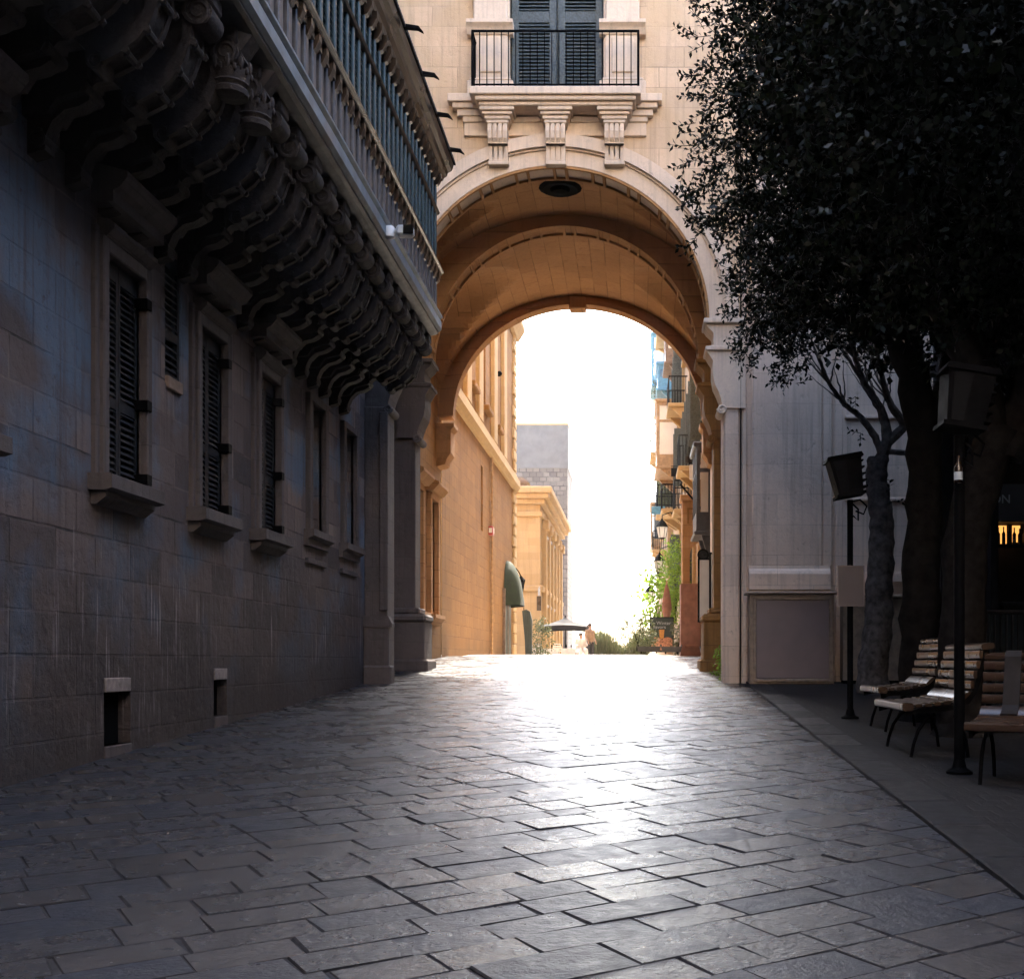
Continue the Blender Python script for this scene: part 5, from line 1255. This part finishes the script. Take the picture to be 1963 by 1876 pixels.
def table(x, y, label):
    g = G(y); t = thing('cafe_table', label, 'table', (x, y, g), 'cafe tables under the parasol')
    m = MB(); m.box(x-.4, x+.4, y-.4, y+.4, g+.72, g+.75, .01); m.build('tabletop', M['wcloth'], t)
    m = MB(); m.prism([(x-.405, g+.3), (x+.405, g+.3), (x+.403, g+.755), (x-.403, g+.755)], 'y', y-.405, y-.402); m.prism([(x-.405, g+.3), (x+.405, g+.3), (x+.403, g+.755), (x-.403, g+.755)], 'y', y+.402, y+.405); m.build('tablecloth', M['wcloth'], t)
    for a in (-.35, .35):
        for b in (-.35, .35): m = MB(); m.tube([(x+a, y+b, g), (x+a, y+b, g+.72)], .018, 6); m.build('leg', M['iron'], t)
table(-3.9, 53.2, 'white clothed cafe table left of the parasol pole'); table(-2.95, 53.0, 'white clothed cafe table right of the parasol pole')
def chair(x, y, rz, label):
    g = G(y); t = thing('cafe_chair', label, 'chair', (x, y, g), 'cafe chairs under the parasol', rz)
    m = MB(); m.box(-.21, .21, -.21, .21, .43, .46, .01); m.build('seat', M['wcloth'], t, local=True)
    m = MB(); m.tube([(-.2, .2, .46), (-.2, .24, .7), (-.14, .27, .9), (.14, .27, .9), (.2, .24, .7), (.2, .2, .46)], .014, 6)
    for k in range(3): m.box(-.19, .19, .235+.012*k, .25+.012*k, .56+.1*k, .63+.1*k)
    m.build('backrest', M['wcloth'], t, local=True)
    for a in (-.18, .18):
        for b in (-.18, .18): m = MB(); m.tube([(a*1.1, b*1.1, 0), (a, b, .44)], .014, 6); m.build('leg', M['iron'], t, local=True)
    return t
chair(-4.2, 51.9, 2.6, 'pale cafe chair leftmost under the parasol'); chair(-3.5, 51.8, 3.3, 'pale cafe chair in the middle, with its back to us'); chair(-4.35, 50.6, 1.2, 'pale cafe chair nearest the tall folded screen')
# folded screen, banner, plant at the corner
fs_ = thing('folded_awning', 'tall dark green folded awning leaning at the corner of the yellow house', 'awning', (-4.55, 49, G(49)))
m = MB(); p0 = at(1022, 1247, 49); g = G(49)
m.prism([(-4.38, g), (-4.58, g), (-4.78, Z(2.1)), (-4.6, Z(2.16)), (-4.45, Z(2.08)), (-4.36, Z(1.7))], 'y', 48.85, 49.15)
for k in range(4): m.tube([(-4.56+.05*k, 48.84, g), (-4.74+.08*k, 48.84, Z(2.05))], .022, 6)
m.build('canvas', M['boardark'], fs_)
m = MB(); m.tube([(-4.62, 49, g), (-4.72, 49, Z(2.25))], .02, 6); m.build('pole', M['iron'], fs_)
shrub('potted_plant', 'leafy pot plant beside the folded green awning', 'plant', tuple(at(1036, 1222, 49.5)), .28, .3, .75, 90, M['hedge'], .13)
bn = thing('hanging_banner', 'small dark banner with a white strip on the side of the yellow house', 'banner', (-4.5, 55.2, Z(2.8)))
m = MB(); m.box(-4.72, -4.5, 55.5, 55.53, Z(2.4), Z(3.1)); m.build('cloth', M['brownpaint'], bn)
m = MB(); m.box(-4.66, -4.56, 55.5, 55.53, Z(3.12), Z(3.5)); m.tube([(-4.6, 55.8, Z(3.55)), (-4.6, 55.4, Z(3.55))], .02, 6); m.build('strip', M['white'], bn)
# railing posts beyond the parasol
pr = thing('railing', 'thin black railing with pointed posts behind the cafe tables', 'railing', (-2.6, 56.4, G(56.4)))
m = MB()
for k in range(16): x = -4.3+k*.24; m.tube([(x, 56.4, G(56.4)), (x, 56.4, Z(.65))], .018, 5); m.ball((x, 56.4, Z(.7)), (.035, .035, .07), 6)
m.box(-4.35, -.65, 56.38, 56.42, Z(.5), Z(.54)); m.build('bars', M['iron'], pr)

# ------------------------------------------------------------------ people
def figure(name, label, base, joints, edges, radii, mat, parts):
    t = thing(name, label, 'person', base)
    me = bpy.data.meshes.new('body'); me.from_pydata([joints[k] for k in joints], [], [])
    keys = list(joints); me.edges.add(len(edges))
    me.edges.foreach_set('vertices', [keys.index(q) for e in edges for q in e]); me.update()
    o = bpy.data.objects.new('body', me); COL.objects.link(o)
    md = o.modifiers.new('skin', 'SKIN'); ss = o.modifiers.new('sub', 'SUBSURF'); ss.levels = ss.render_levels = 2
    for i, k in enumerate(keys): me.skin_vertices[0].data[i].radius = radii[k] if isinstance(radii[k], tuple) else (radii[k], radii[k]); me.skin_vertices[0].data[i].use_root = (k == 'pelvis')
    dg = bpy.context.evaluated_depsgraph_get(); m2 = bpy.data.meshes.new_from_object(o.evaluated_get(dg))
    COL.objects.unlink(o); bpy.data.objects.remove(o)
    m2.materials.clear(); m2.materials.append(mat)
    b = bpy.data.objects.new('body', m2); COL.objects.link(b); b.parent = t
    for f in m2.polygons: f.use_smooth = True
    for nm, mt, fn in parts:
        m = MB(); fn(m); m.build(nm, mt, t, local=True, smooth=True)
    return t
def hand(J, Ed, Rd, side, wrist, d):
    w = Vector(wrist); d = Vector(d).normalized(); lat = Vector((0, 1, 0))
    J['palm'+side] = tuple(w + d*.06); Ed.append(('wrist'+side, 'palm'+side)); Rd['palm'+side] = (.032, .02)
    for k in range(4):
        a = 'f%d%s' % (k, side); J[a] = tuple(w + d*(.14+.012*(1.5-abs(k-1.5))) + lat*(k-1.5)*.022 + Vector((0, 0, .005*k))); Ed.append(('palm'+side, a)); Rd[a] = .008
    J['th'+side] = tuple(w + d*.08 + lat*.05); Ed.append(('palm'+side, 'th'+side)); Rd['th'+side] = .009
def stand_person(base, rz, label, top, low, hairlong):
    J = {'pelvis': (0, 0, .93), 'chest': (0, .01, 1.25), 'neck': (0, 0, 1.45), 'head': (0, -.02, 1.57), 'crown': (0, -.01, 1.68)}
    Ed = [('pelvis', 'chest'), ('chest', 'neck'), ('neck', 'head'), ('head', 'crown')]; Rd = {'pelvis': (.15, .11), 'chest': (.165, .11), 'neck': .055, 'head': (.08, .095), 'crown': .06}
    for s, sg in (('L', -1), ('R', 1)):
        J['hip'+s] = (sg*.1, 0, .86); J['knee'+s] = (sg*.11, -.03*sg, .48); J['ank'+s] = (sg*.11, .03-.06*sg, .07); J['toe'+s] = (sg*.12, -.12-.06*sg, .03)
        J['sh'+s] = (sg*.18, .0, 1.4); J['elb'+s] = (sg*.25, .03, 1.12); J['wrist'+s] = (sg*.22, -.12, .93)
        Ed += [('pelvis', 'hip'+s), ('hip'+s, 'knee'+s), ('knee'+s, 'ank'+s), ('ank'+s, 'toe'+s), ('chest', 'sh'+s), ('sh'+s, 'elb'+s), ('elb'+s, 'wrist'+s)]
        Rd.update({'hip'+s: .09, 'knee'+s: .06, 'ank'+s: .042, 'toe'+s: .035, 'sh'+s: .06, 'elb'+s: .042, 'wrist'+s: .03}); hand(J, Ed, Rd, s, J['wrist'+s], (0, -.3, -1))
    def shirt(m): m.lathe((0, .005, .9), [(.19, 0), (.185, .15), (.195, .35), (.2, .45), (.14, .54), (.07, .57)], 14)
    def trousers(m):
        for sg in (-1, 1): m.tube([(sg*.09, 0, .95), (sg*.105, -.015*sg, .5), (sg*.11, .02-.05*sg, .1)], [.125, .09, .07], 12)
    def hair(m): m.ball((0, .02, 1.62), (.095, .11, .11), 12); (m.tube([(0, .07, 1.62), (0, .1, 1.5), (0, .1, 1.36)], [.09, .085, .05], 10) if hairlong else None)
    def face(m): m.ball((0, -.105, 1.58), (.014, .022, .024), 6); m.ball((-.08, 0, 1.59), (.015, .022, .032), 6); m.ball((.08, 0, 1.59), (.015, .022, .032), 6)
    def sleeves(m):
        for sg in (-1, 1): m.tube([(sg*.17, 0, 1.42), (sg*.215, .015, 1.26), (sg*.24, .025, 1.15)], [.08, .07, .062], 10)
    t = figure('person', label, base, J, Ed, Rd, M['skin'], [('shirt', top, shirt), ('sleeves', top, sleeves), ('trousers', low, trousers), ('hair', M['hair'], hair), ('face', M['skin'], face)])
    t.rotation_euler = (0, 0, rz); return t
def sit_person(base, rz, label, top, low):
    J = {'pelvis': (0, .05, .52), 'chest': (0, .08, .84), 'neck': (0, .05, 1.03), 'head': (0, .02, 1.14), 'crown': (0, .03, 1.25)}
    Ed = [('pelvis', 'chest'), ('chest', 'neck'), ('neck', 'head'), ('head', 'crown')]; Rd = {'pelvis': (.16, .12), 'chest': (.165, .11), 'neck': .055, 'head': (.08, .095), 'crown': .06}
    for s, sg in (('L', -1), ('R', 1)):
        J['hip'+s] = (sg*.1, -.02, .5); J['knee'+s] = (sg*.12, -.4, .5); J['ank'+s] = (sg*.12, -.42, .07); J['toe'+s] = (sg*.12, -.58, .03)
        J['sh'+s] = (sg*.18, .07, .99); J['elb'+s] = (sg*.24, -.02, .74); J['wrist'+s] = (sg*.16, -.25, .72)
        Ed += [('pelvis', 'hip'+s), ('hip'+s, 'knee'+s), ('knee'+s, 'ank'+s), ('ank'+s, 'toe'+s), ('chest', 'sh'+s), ('sh'+s, 'elb'+s), ('elb'+s, 'wrist'+s)]
        Rd.update({'hip'+s: .09, 'knee'+s: .065, 'ank'+s: .042, 'toe'+s: .035, 'sh'+s: .06, 'elb'+s: .042, 'wrist'+s: .03}); hand(J, Ed, Rd, s, J['wrist'+s], (0, -1, -.1))
    def shirt(m): m.lathe((0, .07, .46), [(.2, 0), (.19, .15), (.195, .35), (.2, .46), (.14, .56), (.07, .59)], 14)
    def trousers(m):
        for sg in (-1, 1): m.tube([(sg*.1, .05, .51), (sg*.12, -.36, .52), (sg*.12, -.43, .42), (sg*.12, -.42, .1)], [.12, .095, .085, .07], 12)
    def hair(m): m.ball((0, .06, 1.19), (.095, .11, .11), 12)
    def face(m): m.ball((0, -.07, 1.15), (.014, .022, .024), 6)
    def sleeves(m):
        for sg in (-1, 1): m.tube([(sg*.17, .07, 1.01), (sg*.21, .03, .87), (sg*.24, -.02, .74), (sg*.17, -.2, .72)], [.08, .068, .06, .045], 10)
    t = figure('person', label, base, J, Ed, Rd, M['skin'], [('shirt', top, shirt), ('sleeves', top, sleeves), ('trousers', low, trousers), ('hair', M['hair'], hair), ('face', M['skin'], face)])
    t.rotation_euler = (0, 0, rz); return t
stand_person((-1.93, 50, G(50)), .8, 'dark haired person in tan top and black trousers standing right of the parasol', M['tcloth'], M['bcloth'], True)
chair(-2.3, 49.6, .3, 'pale cafe chair under the person in white')
sit_person((-2.3, 49.55, G(49.6)), .3, 'person in loose white clothes sitting on a chair beside the parasol', M['wcloth'], M['wcloth'])

# ------------------------------------------------------------------ haze volume added to imitate lens bloom at the far end
hm = bpy.data.materials.new('bloom haze'); hm.use_nodes = True; ht = hm.node_tree; ht.nodes.clear()
ho = ht.nodes.new('ShaderNodeOutputMaterial'); hv = ht.nodes.new('ShaderNodeVolumePrincipled'); hv.inputs['Density'].default_value = .00026; hv.inputs['Color'].default_value = (1, .97, .93, 1); hv.inputs['Anisotropy'].default_value = .6
ht.links.new(hv.outputs[0], ho.inputs['Volume'])
m = MB(); m.box(-320, 320, -70, 720, -40, 41); stuff(m.build('haze', hm))
# ------------------------------------------------------------------ camera, sun, sky
cam = bpy.data.cameras.new('camera'); co = bpy.data.objects.new('camera', cam); COL.objects.link(co)
co.location = (0, 0, E); co.rotation_euler = (PI/2, 0, 0)
cam.sensor_width = 36; cam.lens = 36*F/1963; cam.shift_x = (981.5-1216)/1963; cam.shift_y = (1265-938)/1963
cam.clip_end = 2000; S.camera = co
EL, AZ = rad(50), rad(2)
sd = Vector((math.sin(AZ)*math.cos(EL), math.cos(AZ)*math.cos(EL), math.sin(EL)))
sl = bpy.data.lights.new('sun', 'SUN'); sl.energy = 2.0; sl.angle = rad(.5); sl.color = (1, .9, .76)
so = bpy.data.objects.new('sun', sl); COL.objects.link(so); so.rotation_euler = sd.to_track_quat('Z', 'Y').to_euler(); so.location = (0, 60, 60)
wd_ = bpy.data.worlds.new('World'); S.world = wd_; wd_.use_nodes = True; t = wd_.node_tree; t.nodes.clear()
sk = t.nodes.new('ShaderNodeTexSky'); sk.sky_type = 'NISHITA'; sk.sun_disc = False; sk.sun_elevation = EL; sk.sun_rotation = AZ; sk.dust_density = 3; sk.air_density = 1.0
bg = t.nodes.new('ShaderNodeBackground'); bg.inputs[1].default_value = .15; ow = t.nodes.new('ShaderNodeOutputWorld')
t.links.new(sk.outputs[0], bg.inputs[0]); t.links.new(bg.outputs[0], ow.inputs[0])
S.view_settings.view_transform = 'Standard'; S.view_settings.look = 'None'; S.view_settings.exposure = 3.55; S.view_settings.gamma = 1
S.cycles.max_bounces = 10; S.cycles.diffuse_bounces = 6; S.cycles.use_denoising = True
